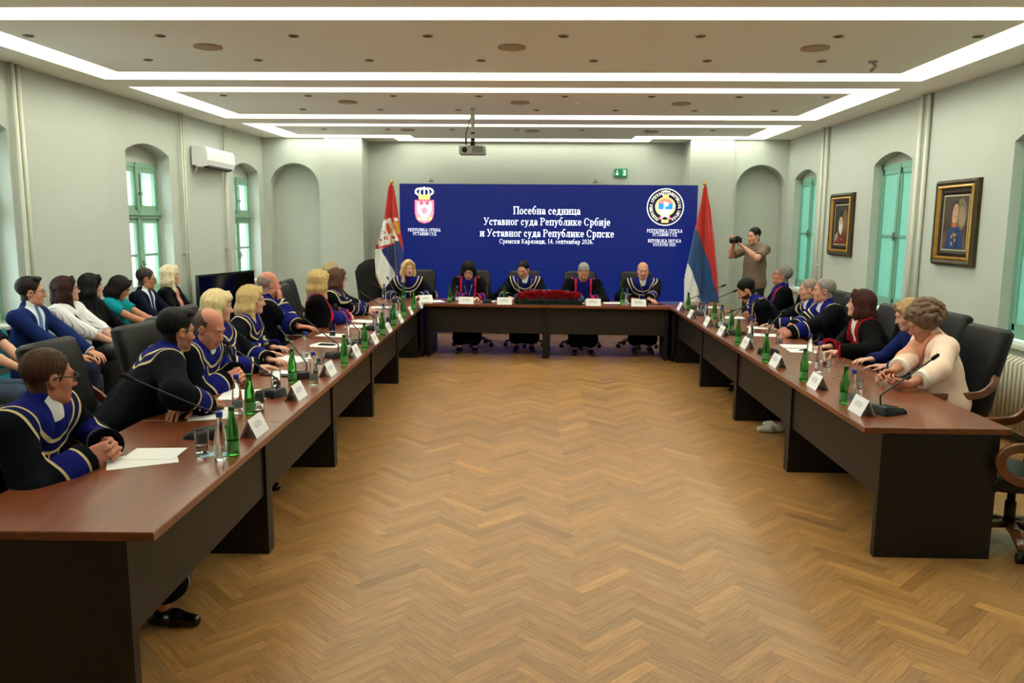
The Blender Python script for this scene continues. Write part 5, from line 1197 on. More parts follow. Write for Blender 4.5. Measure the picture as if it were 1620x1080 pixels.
c = U(586, 490, .79)
wk['L8'] = person('woman with long brown hair and glasses in robe, far end of left row', (-2.30, 9.20, 1.195), -82, look=-52, tilt=2, fem=True, hair=('long', (84, 56, 42)), skin=S2, glasses=True, seed=8, res=.008, **flat_hands(c[0], c[1], -80))
chair(-2.78, 9.93, -90, 'black leather chair at the far left seat, mostly hidden')
wk['L9'] = person('woman with fair hair almost hidden behind the brown-haired woman in glasses', (-2.55, 9.93, 1.228), -88, look=-70, fem=True, hair=('bob', (176, 154, 120)), skin=S2, seed=9, res=.009, **flat_hands(-2.15, 9.9, -90))
# ---- head table
BX = [(-1.86, 11.70, 1.185), (-.96, 11.52, 1.17), (-.17, 11.75, 1.18), (.70, 11.45, 1.165), (1.58, 11.70, 1.18)]
chair(-1.80, 12.02, 178, 'black leather chair under the blonde woman at the head table'); chair(-.93, 12.0, 180, 'black leather chair under the dark-haired woman at head table'); chair(-.15, 12.05, 182, 'black leather chair under the man with the chain'); chair(.70, 11.98, 180, 'black leather chair under the grey-haired man at head table'); chair(1.56, 12.0, 180, 'black leather chair under the bald man at head table')
wk['B1'] = person('blonde woman in robe at the left end of the head table, by the crested flag', BX[0], 182, look=202, tilt=3, fem=True, hair=('long', BLOND), skin=S2, seed=21, res=.008, **flat_hands(-1.84, 11.38, 180))
wk['B2'] = person('dark-haired woman with red-edged blue stole reading at the head table', BX[1], 180, look=184, tilt=26, fem=True, hair=('puffy', BLACKH), skin=S2, garment='srpska', glasses=True, seed=22, res=.008, lips=(180, 30, 44), **flat_hands(-.90, 11.22, 180, gap=.08))
wk['B3'] = person('dark-haired man with gold chain over his robe behind the roses', BX[2], 180, look=160, tilt=22, hair=('short', BLACKH), skin=S1, seed=23, res=.008, s=1.05, **flat_hands(-.2, 11.38, 180))
wk['B4'] = person('grey-haired man with red-edged blue stole bowing over papers at the head table', BX[3], 180, look=180, tilt=30, hair=('short', (146, 140, 134)), skin=S3, garment='srpska', seed=24, res=.008, s=1.04, **flat_hands(.68, 11.16, 180, gap=.1))
wk['B5'] = person('bald man in robe at the right end of the head table, looking ahead', BX[4], 180, look=181, tilt=6, hair=('bald', (110, 92, 84)), skin=S1, seed=25, res=.008, s=1.04, hands={'R': (1.40, 11.36, .79), 'L': (1.62, 11.26, .81)}, fdirs={'R': (.7, -.6, 0), 'L': (.5, -.8, -.25)}, curl=.5)
# ---- right row
chair(2.98, 5.86, 92, 'black leather chair behind the woman in the pink jacket, nearest chair back showing'); chair(3.20, 6.80, 92, 'black leather chair rising behind the curly hair of the pink jacket woman'); chair(2.98, 7.44, 90, 'black leather chair behind the woman with a red collar'); chair(3.00, 8.36, 90, 'black leather chair behind the grey man in profile on the right'); chair(3.10, 9.02, 88, 'black leather chair behind the half hidden grey man on the right'); chair(2.95, 9.70, 84, 'black leather chair under the bearded man'); chair(3.22, 10.30, 80, 'black leather chair under the man leaning back'); chair(2.80, 4.55, 92, 'empty black leather chair with wooden arms at the near right end')
M_PINK = cloth('pale_pink_jacket', (240, 208, 186), [('vee', -1, .10, (214, 156, 128), 'fwd', .03, 1.0), ('sleeve', -.1, .125, (240, 230, 212))], .6)
c = U(1388, 602, .80)
wk['R7'] = person('woman with curly grey-brown hair and pale pink jacket looking down at her hands', (2.79, 5.76, 1.161), 88, look=84, tilt=30, fem=True, hair=('curly', (112, 88, 70)), skin=(192, 132, 106), garment='coat', seed=31, res=.005, s=1.03, neck=.125, sleeve_len=.86, extra=dict(mat=M_PINK, name='jacket', loose=.026, collar=True), hands={'R': np.array(c)+np.array([.12, .10, .02]), 'L': np.array(c)+np.array([.15, -.13, .0])}, fdirs={'R': (-.95, -.25, -.1), 'L': (-.92, .35, .12)}, palms={'R': (.2, -.6, -.7), 'L': (.1, .8, .5)}, curl=.75)
M_BLUESUIT = cloth('royal_blue_top', (26, 38, 96), [])
wk['R6'] = person('woman with fair hair and blue top mostly hidden behind pink jacket', (2.93, 6.28, 1.16), 88, look=82, tilt=18, fem=True, hair=('long', (180, 146, 104)), skin=S2, garment='coat', seed=32, res=.008, extra=dict(mat=M_BLUESUIT, name='jacket'), **flat_hands(2.64, 6.22, 88))
M_REDROBE = cloth('black_robe_red_collar', BLK, [('vee', -1, .15, (140, 20, 28), 'collar', 0, .24), ('vee', -1, .058, (232, 228, 222), 'fwd', .04, 1.0, 'collar', .0, .17), ('sleeve', -.1, .006, (150, 24, 32))])
c = U(1338, 560, .79)
wk['R5'] = person('woman with dark red bobbed hair and black robe with wide red collar', (2.86, 7.04, 1.172), 84, look=62, tilt=-5, fem=True, hair=('bob', (66, 30, 24)), skin=S2, garment='blackrobe', seed=33, res=.007, s=1.02, extra=dict(mat=M_REDROBE, name='robe', shoe=mat('white_shoe', (206, 200, 192), .4)), **flat_hands(2.55, 6.9, 86), feet={'R': (2.30, 7.20, .09), 'L': (2.20, 7.05, .09)})
c = U(1228, 525, .80)
wk['R4'] = person('grey-haired man in blue and gold trimmed robe in profile, right row', (2.955, 8.21, 1.194), 88, look=76, tilt=2, hair=('crop', (140, 130, 122)), skin=(206, 144, 122), seed=34, res=.007, s=1.05, **table_hands(c[0]+.02, c[1], 88, gap=.08))
wk['R3'] = person('grey man half hidden behind the grey man in profile, right row', (3.0, 8.80, 1.153), 90, look=78, tilt=6, hair=('crop', (146, 128, 112)), skin=S1, seed=35, res=.008, **flat_hands(2.55, 8.75, 90))
c = U(1186, 497, .79)
wk['R1'] = person('young man with black hair and beard bent low over the right table', (2.37, 8.97, 1.13), 86, look=74, tilt=34, hair=('short', (16, 14, 14)), beard=(34, 26, 24), skin=(190, 130, 102), seed=36, res=.0065, s=1.05, L=.56, lean=86, hands={'R': np.array(c)+np.array([.10, .22, .0]), 'L': np.array(c)+np.array([.03, -.05, .0])}, fdirs={'R': (-.4, -.9, 0), 'L': (-.5, .85, 0)})
wk['R2'] = person('grey man in glasses and red-edged blue stole leaning back, far right', (3.07, 9.98, 1.235), 82, look=74, tilt=-10, L=.50, lean=262, hair=('short', (128, 120, 114)), skin=(196, 128, 104), garment='srpska', glasses=True, seed=37, res=.0075, s=1.05, **lap_hands((3.07, 9.98, 1.235), 84))
def add_tube(p, name, pts, r, mt, n=8):
    m = MB(); m.tube(pts, r, n); return m.build(name, mt, p['root'], True)
p = wk['B3']; M_CHAIN = mat('gold_chain', (212, 170, 80), .3, metal=.8)
m = MB()
for sx in (-1, 1):
    for a in bez([p['T'](sx*.10, .09, .015), p['T'](sx*.085, .145, -.10), p['T'](sx*.06, .172, -.20), p['T'](sx*.03, .178, -.28), p['T'](0, .18, -.31)], 5): m.ball(a, .0085, 8, 6)
m.build('chain_of_office', M_CHAIN, p['root'], True)
p = wk['B2']; m = MB()
for a in bez([p['T'](-.07, .06, .0), p['T'](-.05, .11, -.08), p['T'](0, .155, -.22), p['T'](.05, .11, -.08), p['T'](.07, .06, .0)], 6): m.ball(a, .006, 8, 6)
m.build('necklace', M_FWHITE, p['root'], True)
p = wk['R7']; M_SCARF = mat('peach_scarf', (196, 124, 98), .8)
for sx in (-1, 1): m = MB(); m.sweep(bez([p['T'](sx*.075, -.02, .035), p['T'](sx*.075, .07, -.0), p['T'](sx*.06, .125, -.10), p['T'](sx*.055, .15, -.22), p['T'](sx*.055, .15, -.34)], 5), .045, .02, up=(0, 1, 0)); m.build('scarf_end', M_SCARF, p['root'], True)
# ---- the standing photographer
ph = np.array((3.32, 12.28, 1.69)); M_TEE = cloth('taupe_tee', (122, 106, 88), [])
cam_c = np.array((3.03, 12.10, 1.625))
wk['PH'] = person('young man in taupe T-shirt standing and aiming a camera', ph, 122, look=118, tilt=8, hair=('short', (30, 22, 20)), skin=(212, 158, 134), garment='tee', stand=True, L=.53, seed=41, res=.0075, s=1.03, sleeve_len=.42, extra=dict(mat=M_TEE, name='t_shirt', loose=.018), hands={'R': cam_c+np.array([-.02, .13, -.035]), 'L': cam_c+np.array([.08, -.06, -.10])}, fdirs={'R': (-.5, -.4, .7), 'L': (-.75, .3, .55)}, palms={'R': (.3, -.8, 0), 'L': (.1, .3, .9)}, arm_pole={'R': (-.2, .5, -.85), 'L': (.2, -.7, -.7)}, curl=.85)
t = thing('photo_camera', 'black camera held up by the standing man in the taupe T-shirt', 'camera', tuple(cam_c), math.radians(118))
m = MB(); m.loft([[(x*.068, y*.03, z) for x, y in RR(.3)] for z in (-.045, .04)]); m.loft([[(x*.026*k, y*.026, z) for x, y in RR(.3)] for z, k in ((.04, 1), (.062, .7))]); b = m.build('camera_body', M_BLACKP, t)
m = MB(); m.tube([(0, .03, -.004), (0, .075, -.004), (0, .08, -.004), (0, .125, -.004)], [.034, .034, .038, .037], 18); m.build('lens', M_BLACKP, t, True); m = MB(); m.tube([(0, .1255, -.004), (0, .1265, -.004)], .03, 18); m.build('front_glass', M_GLOSS, t, True)
# ---- the visitors along the left wall
M_TEAL = mat('teal_upholstery', (16, 130, 146), .85, bump=(120, .1)); M_GREYMETAL = mat('grey_chair_metal', (120, 122, 122), .35, metal=.7)
def mk_vchair():
    t = thing('visitor_chair', 'x', 'chair', group='teal visitor chairs along the left wall')
    pth = bez([(0, -.22, .44), (0, .0, .445), (0, .22, .45)], 5); slab(pth, [.44]*len(pth), [.05]*len(pth)).build('seat', M_TEAL, t, True)
    pth = bez([(0, -.235, .52), (0, -.255, .66), (0, -.265, .80), (0, -.29, .88)], 5); n = len(pth); slab(pth, [.40+.05*math.sin(PI*i/(n-1)) for i in range(n)], [.03+.015*math.sin(PI*i/(n-1)) for i in range(n)]).build('backrest', M_TEAL, t, True)
    for sx in (-1, 1):
        m = MB(); m.tube([(sx*.20, .19, 0), (sx*.20, .17, .42)], .012, 8); m.build('leg', M_GREYMETAL, t, True)
        m = MB(); m.tube(bez([(sx*.20, -.22, 0), (sx*.20, -.19, .42), (sx*.17, -.24, .62), (sx*.16, -.262, .75)], 4), .012, 8); m.build('leg', M_GREYMETAL, t, True)
    return t
for i, (y, who) in enumerate([(6.05, 'cut off by the picture edge'), (6.85, 'under the man in the blue suit'), (7.36, 'under the woman in striped blouse'), (7.93, 'under the woman in black'), (8.48, 'under the woman in teal'), (9.05, 'under the man in navy suit with phone'), (9.66, 'under the woman with pale blonde hair'), (10.33, 'left empty near the television')]):
    place('v', mk_vchair, xl(y)+.32+(.05 if i == 7 else 0), y, math.radians(-90), 'teal visitor chair ' + who, z=0)
suit = lambda n, base, shirt, tie: cloth(n, base, [('vee', -1, .085, shirt, 'fwd', .02, 1.0), ('alat', 0, .026, tie, 'fwd', .02, 1.0, 'vee', -1, .085, 'collar', .06, 1.0), ('sleeve', -.1, .012, shirt)])
A = dict(lean=-90, seat=.42)
h = (-4.42, 6.85, 1.222); M_BS = suit('blue_suit', (24, 40, 92), (226, 230, 238), (88, 128, 186))
wk['A1'] = person('dark-haired man in blue suit and light blue tie seated by the left wall', h, -86, look=-58, tilt=2, hair=('quiff', DARK), skin=S1, garment='coat', glasses=True, seed=51, res=.0065, s=1.05, extra=dict(mat=M_BS, name='jacket', collar=True, trousers=mat('blue_suit_trousers', (20, 32, 74), .8)), **A, **lap_hands(h, -86, dz=-.56, f=.42, gap=.12))
h = (-4.40, 7.34, 1.203); M_STR = cloth('white_striped_blouse', (226, 224, 224), [('stripe', .72, 2, (150, 148, 160))], .75)
wk['A2'] = person('woman with long dark red hair, glasses and white striped blouse', h, -84, look=-56, tilt=-6, fem=True, hair=('long', (50, 24, 24)), skin=S2, garment='coat', glasses=True, seed=52, res=.0065, broad=1.22, s=1.02, sleeve_len=.72, extra=dict(mat=M_STR, name='blouse', belly=1.1, loose=.022), **A, **lap_hands(h, -84, dz=-.50, f=.42, gap=.05))
p2 = wk['A2']
hb = thing('handbag', 'black handbag with shoulder strap on the lap of the woman in striped blouse', 'bag', (-3.98, 7.30, .575), math.radians(-84))
m = MB(); m.loft([[(x*.15*k, y*.075*k2, z) for x, y in RR(.4)] for z, k, k2 in ((0, .88, .8), (.02, 1, 1), (.09, .98, .9), (.125, .86, .5), (.135, .8, .3))]); m.build('bag_body', M_LEATHER, hb, True)
inv = Matrix.Translation(hb.location) @ Matrix.Rotation(math.radians(-84), 4, 'Z'); inv = inv.inverted(); W2 = lambda q: tuple(inv @ Vector(tuple(p2['M'].T@np.array(q)+p2['O'])))
m = MB(); m.sweep(bez([W2(p2['T'](.13, -.02, .035)), W2(p2['T'](.10, .10, -.06)), W2(p2['T'](.03, .185, -.20)), W2(p2['T'](-.06, .215, -.33)), (-.10, .0, .12)], 6), .022, .006, up=(1, 0, 0)); m.build('strap', M_LEATHER, hb, True)
h = (-4.50, 7.95, 1.19); M_BT = cloth('black_top', (14, 14, 16), [])
wk['A3'] = person('woman with long black hair and black top against the left wall', h, -84, look=-52, tilt=4, fem=True, hair=('long', (18, 14, 14)), skin=S2, garment='coat', seed=53, res=.0075, extra=dict(mat=M_BT, name='top'), **A, **lap_hands(h, -84, dz=-.50))
h = (-4.47, 8.45, 1.13); M_TD = cloth('teal_dress', (18, 140, 150), [])
wk['A4'] = person('dark-haired woman in teal dress looking down at her phone', h, -84, look=-66, tilt=28, fem=True, hair=('bob', (24, 16, 16)), skin=S3, garment='dress', seed=54, res=.0075, sleeve_len=.3, extra=dict(mat=M_TD, name='dress'), **A, **lap_hands(h, -84, dz=-.42, f=.40, gap=.05))
h = (-4.46, 9.02, 1.19); M_NS = suit('navy_suit', (16, 20, 40), (206, 214, 228), (24, 30, 60))
wk['A5'] = person('short-haired man in navy suit and glasses, second from far end of visitors', h, -86, look=-62, tilt=8, hair=('crop', (60, 48, 42)), skin=S4, garment='coat', glasses=True, seed=55, res=.0075, s=1.03, extra=dict(mat=M_NS, name='jacket', collar=True), **A, **lap_hands(h, -86, dz=-.50, f=.36))
h = (-4.46, 9.64, 1.19); M_BJ = cloth('black_jacket_pink_blouse', (14, 14, 18), [('alat', 0, .055, (206, 132, 116), 'fwd', .02, 1.0)])
wk['A6'] = person('woman with pale blonde hair, black jacket and pink blouse by the window', h, -86, look=-62, tilt=-2, fem=True, hair=('long', (226, 212, 176)), skin=S2, garment='coat', seed=56, res=.0075, s=1.02, extra=dict(mat=M_BJ, name='jacket'), **A, **lap_hands(h, -86, dz=-.42, f=.26, gap=.03))
h = (-4.42, 6.08, 1.2); M_DT = cloth('dark_tee', (22, 24, 30), [])
wk['A0'] = person('person in jeans with folded forearms cut off at the left picture edge', h, -88, look=-60, hair=('short', BROWN), skin=S2, garment='tee', seed=57, res=.0075, sleeve_len=.4, extra=dict(mat=M_DT, name='t_shirt', trousers=mat('blue_jeans', (56, 72, 96), .85, noise=(20, .12))), **A, **lap_hands(h, -88, dz=-.52, f=.40, gap=.05))
# ================================================================= TABLE ITEMS
M_GG = mat('green_bottle_glass', (84, 190, 84), .04, trans=.92, ior=1.35); M_CG = mat('clear_bottle_glass', (244, 250, 250), .02, trans=1.0, ior=1.25); M_WATER = mat('water', (250, 253, 255), .0, trans=1.0, ior=1.15)
M_GLABEL = mat('green_label', (84, 150, 84), .5); M_WLABEL = mat('pale_label', (206, 214, 216), .5); M_CAPB = mat('blue_cap', (34, 60, 158), .4); M_CAPG = mat('green_neck_foil', (16, 84, 44), .35)
M_PAPER = mat('white_paper', (236, 236, 234), .8); M_CARD = mat('white_card', (240, 240, 240), .7); M_PRINT = mat('grey_print', (150, 150, 156), .8); M_PHONE = mat('phone_black', (10, 10, 11), .12); M_BLUEFOLD = mat('blue_folder', (36, 62, 126), .5); M_PEN = mat('blue_pen', (40, 52, 140), .35)
M_MIC = mat('mic_base_charcoal', (30, 32, 33), .4); M_FOAM = mat('mic_foam', (8, 8, 8), .95)
def mk_green():
    t = thing('green_bottle', 'x', 'bottle', group='green water bottles')
    pr = [(.001, .004), (.020, .001), (.0285, .004), (.0295, .012), (.0295, .105), (.027, .135), (.018, .172), (.0135, .195), (.0128, .222)]
    m = MB(); m.lathe(pr, 18); m.build('bottle_glass', M_GG, t, True, 50)
    m = MB(); m.lathe([(.0298, .028), (.0300, .03), (.0300, .072), (.0298, .074)], 18, cap=False); m.build('paper_label', M_GLABEL, t, True)
    m = MB(); m.lathe([(.001, .236), (.0135, .236), (.0142, .232), (.0142, .218), (.0135, .216)], 14, cap=False); m.build('bottle_cap', M_CAPG, t, True, 40)
    return t
def mk_clear():
    t = thing('clear_bottle', 'x', 'bottle', group='clear water bottles')
    m = MB(); m.lathe([(.001, .003), (.024, .001), (.0285, .005), (.029, .015), (.029, .095), (.025, .13), (.016, .165), (.0125, .19), (.0125, .215)], 18); m.build('bottle_glass', M_CG, t, True, 50)
    m = MB(); m.lathe([(.001, .004), (.0255, .006), (.0262, .014), (.0262, .062), (.001, .0622)], 18); m.build('water', M_WATER, t, True, 50)
    m = MB(); m.lathe([(.0293, .028), (.0295, .03), (.0295, .075), (.0293, .077)], 14, cap=False); 
    m.f = [f for i, f in enumerate(m.f) if (i % 14) < 5]; m.mi = [0]*len(m.f); m.build('label_strip', M_WLABEL, t, True)
    m = MB(); m.lathe([(.001, .229), (.0140, .229), (.0150, .226), (.0150, .206), (.0142, .204)], 14, cap=False); m.build('bottle_cap', M_CAPB, t, True, 40)
    return t
def mk_glass():
    t = thing('water_glass', 'x', 'glass', group='water glasses')
    m = MB(); m.lathe([(.001, .0), (.028, .0), (.030, .003), (.0335, .115), (.0320, .115), (.0285, .010), (.001, .009)], 20, cap=False); m.build('tumbler', M_CG, t, True, 50)
    m = MB(); m.lathe([(.001, .0095), (.0282, .0105), (.0296, .045), (.001, .045)], 20, cap=False); m.build('water', M_WATER, t, True, 50)
    return t
def mk_card():
    """folded name card; local -Y is the printed face"""
    t = thing('name_card', 'x', 'name card', group='folded name cards')
    m = MB(); w, h, d, e = .10, .095, .045, .0012
    for s in (-1, 1): m.add([(-w, s*d, 0), (w, s*d, 0), (w, 0, h), (-w, 0, h), (-w, s*(d-e), 0), (w, s*(d-e), 0), (w, -s*e*.2, h-e), (-w, -s*e*.2, h-e)], [(0,1,2,3), (4,7,6,5), (0,4,5,1), (0,3,7,4), (1,5,6,2)])
    m.build('folded_card', M_CARD, t)
    m = MB()
    for i, (ww, f) in enumerate(((.045, .66), (.06, .55), (.05, .44))):
        for k in range(7):
            x0 = -ww+2*ww*k/7; y0 = -d*(1-f)-.0008; m.quad((x0, y0, h*f), (x0+ww*.2, y0, h*f), (x0+ww*.2, y0+.0025, h*f+.005), (x0, y0+.0025, h*f+.005))
    m.build('print', M_PRINT, t)
    return t
def mk_mic(neck):
    """desk microphone; local +Y points to the speaker"""
    def f():
        t = thing('desk_microphone', 'x', 'microphone', group='gooseneck desk microphones')
        m = MB(); m.loft([[(x*.065*a, y*.095*b+o, z+k*y) for x, y in RR(.22)] for z, a, b, o, k in ((0, 1, 1, 0, 0), (.012, 1.0, 1.0, 0, 0), (.036, .90, .93, -.004, -.012), (.044, .80, .82, -.006, -.012))]); b = m.build('mic_base', M_MIC, t, True, 35)
        m = MB(); m.obox((0, .02, .041), (.03, 0, 0), (0, .022, -.003), (0, .0, .0035)); m.build('talk_button', M_BLACKP, b)
        pts = bez([(0, -.06, .035), (0, -.075, .09)] + neck, 6); m = MB(); m.tube(pts, .0048, 8); g = m.build('gooseneck', M_BLACKP, t, True)
        a, c = np.array(pts[-1]), nrm(np.array(pts[-1])-np.array(pts[-3])); m = MB(); m.tube([a-c*.01, a, a+c*.02, a+c*.05, a+c*.06], [.007, .0115, .0125, .0115, .006], 10); m.build('mic_capsule', M_FOAM, g, True)
        return t
    return f
NK = {'low': [(0, -.04, .13), (0, .12, .20), (0, .30, .245)], 'mid': [(0, -.05, .16), (0, .06, .26), (0, .24, .33)], 'high': [(0, -.06, .17), (0, .0, .29), (0, .10, .40)], 'long': [(0, -.06, .12), (0, .06, .17), (0, .28, .265), (0, .36, .30)]}
def green(x, y, who): place('g', mk_green, x, y, random.uniform(0, 6), 'green water bottle standing ' + who)
def clear(x, y, who): place('c', mk_clear, x, y, random.uniform(0, 6), 'clear water bottle with blue cap ' + who)
def glass(x, y, who): place('t', mk_glass, x, y, 0, 'water glass ' + who)
def card(x, y, rz, who): place('k', mk_card, x, y, math.radians(rz), 'white folded name card ' + who)
def mic(x, y, rz, who, nk='mid'): place('m'+nk, mk_mic(NK[nk]), x, y, math.radians(rz), 'black gooseneck microphone ' + who)
def sheet(x, y, rz, who, w=.21, h=.297, mt=None, name='paper_sheet', cat='paper', z=TZ, th=.0012, lines=0):
    t = MB(); t.box(-w/2, w/2, -h/2, h/2, 0, th); o = t.build(name, mt or M_PAPER, None, loc=(x, y, z)); o.rotation_euler = (0, 0, math.radians(rz)); tag(o, who, cat, 'papers on the tables' if cat == 'paper' else None); return o
def phone(x, y, rz, who, z=TZ):
    t = thing('mobile_phone', who, 'phone', (x, y, z), math.radians(rz)); m = MB(); m.loft([[(a*.037*k, b*.076*k, q) for a, b in RR(.25)] for q, k in ((0, .97), (.002, 1), (.007, 1), (.0085, .97))]); m.build('casing', M_BLACKP, t); m = MB(); m.box(-.033, .033, -.070, .070, .0086, .0090); m.build('screen', M_PHONE, t); return t
def pen(x, y, rz, who, z=TZ, mt=None):
    t = thing('pen', who, 'pen', (x, y, z), math.radians(rz)); m = MB(); m.tube([(-.065, 0, .005), (.05, 0, .005), (.07, 0, .004)], [.0045, .0045, .001], 8); m.build('barrel', mt or M_PEN, t, True); m = MB(); m.tube([(-.072, 0, .005), (-.03, 0, .005)], .0054, 8); m.build('cap', M_BLACKP, t, True); return t
def spectacles(x, y, rz, who):
    t = thing('spectacles', who, 'glasses', (x, y, TZ), math.radians(rz)); m = MB()
    for s in (-1, 1):
        m.tube([(s*.033+.026*math.cos(a), 0, .022+.02*math.sin(a)) for a in np.linspace(0, 2*PI, 18)], .0018, 6, cap=False); m.tube([(s*.06, 0, .03), (s*.062, .1, .02), (s*.055, .14, .003)], .0018, 6)
    m.tube([(-.008, 0, .026), (.008, 0, .026)], .0018, 6); m.build('frame', M_FRAMEB, t, True); return t
WHO = dict(L1='by the man in glasses at the near left end', L2='by the dark-haired man turned away on the left', L3='by the balding man bowing to his microphone', L4='by the fair-haired woman half hidden on the left', L5='by the blonde woman in profile on the left', L6='by the bald man resting chin on hand', L7='by the blonde woman in black on the left', L8='by the brown-haired woman in glasses on the left', L9='at the far left seat before the corner',
 B1='by the blonde woman at the head table', B2='by the dark-haired woman at the head table', B3='by the man with a chain at the head table', B4='by the grey-haired man at the head table', B5='by the bald man at the head table',
 R1='by the bearded man on the right', R2='by the man leaning back on the right', R3='by the half hidden grey man on the right', R4='by the grey man in profile on the right', R5='by the woman with a red collar', R6='by the hidden woman behind the pink jacket', R7='by the woman in the pink jacket', R8='before the empty far right seat')
W_ = lambda k, pre='': pre + WHO[k]
# left row: green bottles, clear bottles, glasses, cards, microphones
for k, (x, y) in zip(('L1','L2','L3','L4','L5','L6','L7','L8','L9'), [(-1.414,3.598),(-1.622,4.407),(-1.657,5.326),(-1.467,6.036),(-1.47,6.79),(-1.474,7.617),(-1.50,8.389),(-1.515,9.141),(-1.535,10.036)]): green(x, y, W_(k))
for k, (x, y) in zip(('L1','L2','L3','L4','L5','L6','L7','L8'), [(-1.442,3.525),(-1.699,4.418),(-1.487,5.25),(-1.815,6.214),(-1.668,7.02),(-1.558,7.791),(-1.63,8.50),(-1.60,9.25)]): clear(x, y, W_(k))
for k, (x, y) in zip(('L1','L2','L3','L4','L5','L6','L7','L8'), [(-1.567,3.611),(-1.60,4.49),(-1.721,5.171),(-1.666,6.078),(-1.60,6.98),(-1.964,7.621),(-1.70,8.42),(-1.69,9.30)]): glass(x, y, W_(k))
for k, (x, y) in zip(('L1','L2','L3','L4','L5','L6','L7','L8'), [(-1.45,3.99),(-1.49,4.85),(-1.49,5.63),(-1.485,6.44),(-1.475,7.15),(-1.49,7.93),(-1.50,8.71),(-1.515,9.52)]): card(x, y, 91, W_(k))
card(-1.50, 10.26, 91, W_('L9'))
for k, (x, y, rz, nk) in zip(('L1','L2','L3','L4','L5','L6','L7','L8'), [(-1.68,3.92,92,'long'),(-1.674,4.90,62,'long'),(-1.645,5.52,40,'long'),(-1.648,6.38,55,'long'),(-1.637,7.18,40,'long'),(-1.68,8.10,60,'long'),(-1.66,8.82,60,'long'),(-1.75,10.05,60,'long')]): mic(x, y, rz, W_(k), nk)
sheet(-1.80, 3.50, -62, 'white printed sheet under the clasped hands of the near left man'); sheet(-1.79, 3.60, -85, 'white sheet lying crosswise beyond the near left man\'s hands', w=.19, h=.24, z=TZ+.0014)
sheet(-1.86, 4.40, 20, 'white sheet by the dark-haired man\'s folded arms'); sheet(-1.84, 4.93, 10, 'white sheet between two left microphones', w=.3, h=.3)
phone(-1.90, 4.52, 70, 'black phone beside the dark-haired man\'s folded arms', z=TZ+.002)
t = sheet(-1.83, 5.62, 80, 'black tablet under papers by the balding man', w=.18, h=.25, mt=M_PHONE, name='tablet', cat='tablet', th=.008); sheet(-1.83, 5.66, 80, 'white sheet lying on the black tablet on the left', w=.12, h=.2, z=TZ+.0085)
sheet(-1.95, 6.28, 70, 'white sheet by the blonde woman in profile on the left', w=.24); sheet(-1.86, 7.02, 75, 'white sheet under a phone by the bald man resting his chin', w=.24); phone(-1.86, 7.02, 80, 'black phone lying on a white sheet on the left table', z=TZ+.002)
sheet(-1.97, 7.66, 80, 'white sheet beneath the glass on the left table', w=.2); sheet(-1.85, 8.36, 80, 'white sheet with blue edge by the clasped hands of the blonde woman in black', w=.22); sheet(-1.92, 8.8, 70, 'white sheet by the brown-haired woman in glasses', w=.22)
sheet(-2.0, 10.25, 85, 'blue edged document folder at the far left corner', mt=M_BLUEFOLD, name='document_folder', cat='folder', w=.24, h=.33, th=.004); sheet(-2.0, 10.25, 85, 'white sheet lying on the blue folder at the far left corner', w=.21, h=.29, z=TZ+.0045)
spectacles(-2.0, 5.36, 60, 'folded spectacles on table between the balding man and tablet')
# little blue coaster card under the nearest glass
sheet(-1.53, 3.60, 35, 'pale blue coaster under the nearest water glass', w=.09, h=.07, mt=mat('coaster_blue', (150, 190, 200), .6), name='coaster', cat='coaster')
# right row
for k, (x, y) in zip(('R7','R6','R5','R4','R3','R1','R2','R8'), [(1.933,4.90),(1.917,5.607),(1.88,6.419),(1.897,7.385),(2.03,8.20),(2.05,8.70),(2.114,9.346),(1.982,10.28)]): green(x, y, W_(k))
for k, (x, y) in zip(('R7','R6','R5','R4','R3','R1','R2'), [(1.955,4.83),(2.157,5.99),(2.239,6.444),(2.06,7.559),(1.99,8.479),(1.97,9.10),(2.05,9.95)]): clear(x, y, W_(k))
for k, (x, y) in zip(('R7','R6','R5','R4','R3','R2'), [(2.05,5.12),(2.214,5.384),(2.3,6.216),(2.30,7.45),(2.50,8.40),(2.134,10.1)]): glass(x, y, W_(k))
for k, (x, y) in zip(('R7','R6','R5','R4','R3','R1','R2','R8'), [(1.942,4.651),(1.938,5.387),(1.917,6.218),(1.925,7.157),(1.90,7.982),(1.918,8.741),(1.885,9.50),(1.91,10.36)]): card(x, y, -91, W_(k))
mic(2.10, 4.66, -62, W_('R7'), 'long'); mic(2.03, 6.86, -40, 'lying near the woman with a red collar', 'mid'); mic(2.04, 8.04, -60, W_('R4'), 'mid'); mic(2.06, 8.62, -100, W_('R1'), 'long'); mic(2.06, 9.75, -95, W_('R2'), 'long'); mic(2.10, 10.55, -95, 'at the far right corner before the striped flag', 'long')
sheet(2.42, 7.28, 85, 'white sheet under a dark folder edge on the right table'); sheet(2.40, 7.02, 85, 'white sheet with pen near the woman with a red collar', w=.22); pen(2.40, 7.05, 40, 'blue pen lying on a white sheet on the right table', z=TZ+.002)
sheet(2.36, 8.02, 80, 'white sheet by the grey man\'s hands on the right'); sheet(2.46, 8.60, 80, 'white sheet by the bearded man'); sheet(2.36, 9.55, 85, 'long white sheet before the man leaning back'); sheet(2.33, 10.75, 88, 'white sheet in front of the red, blue and white flag')
spectacles(2.33, 8.02, 200, 'open spectacles on the sheet by the grey man\'s hands'); spectacles(2.48, 6.42, 120, 'open spectacles on table before the woman with a red collar'); spectacles(2.30, 5.66, 100, 'open spectacles near the hands of the pink jacket woman')
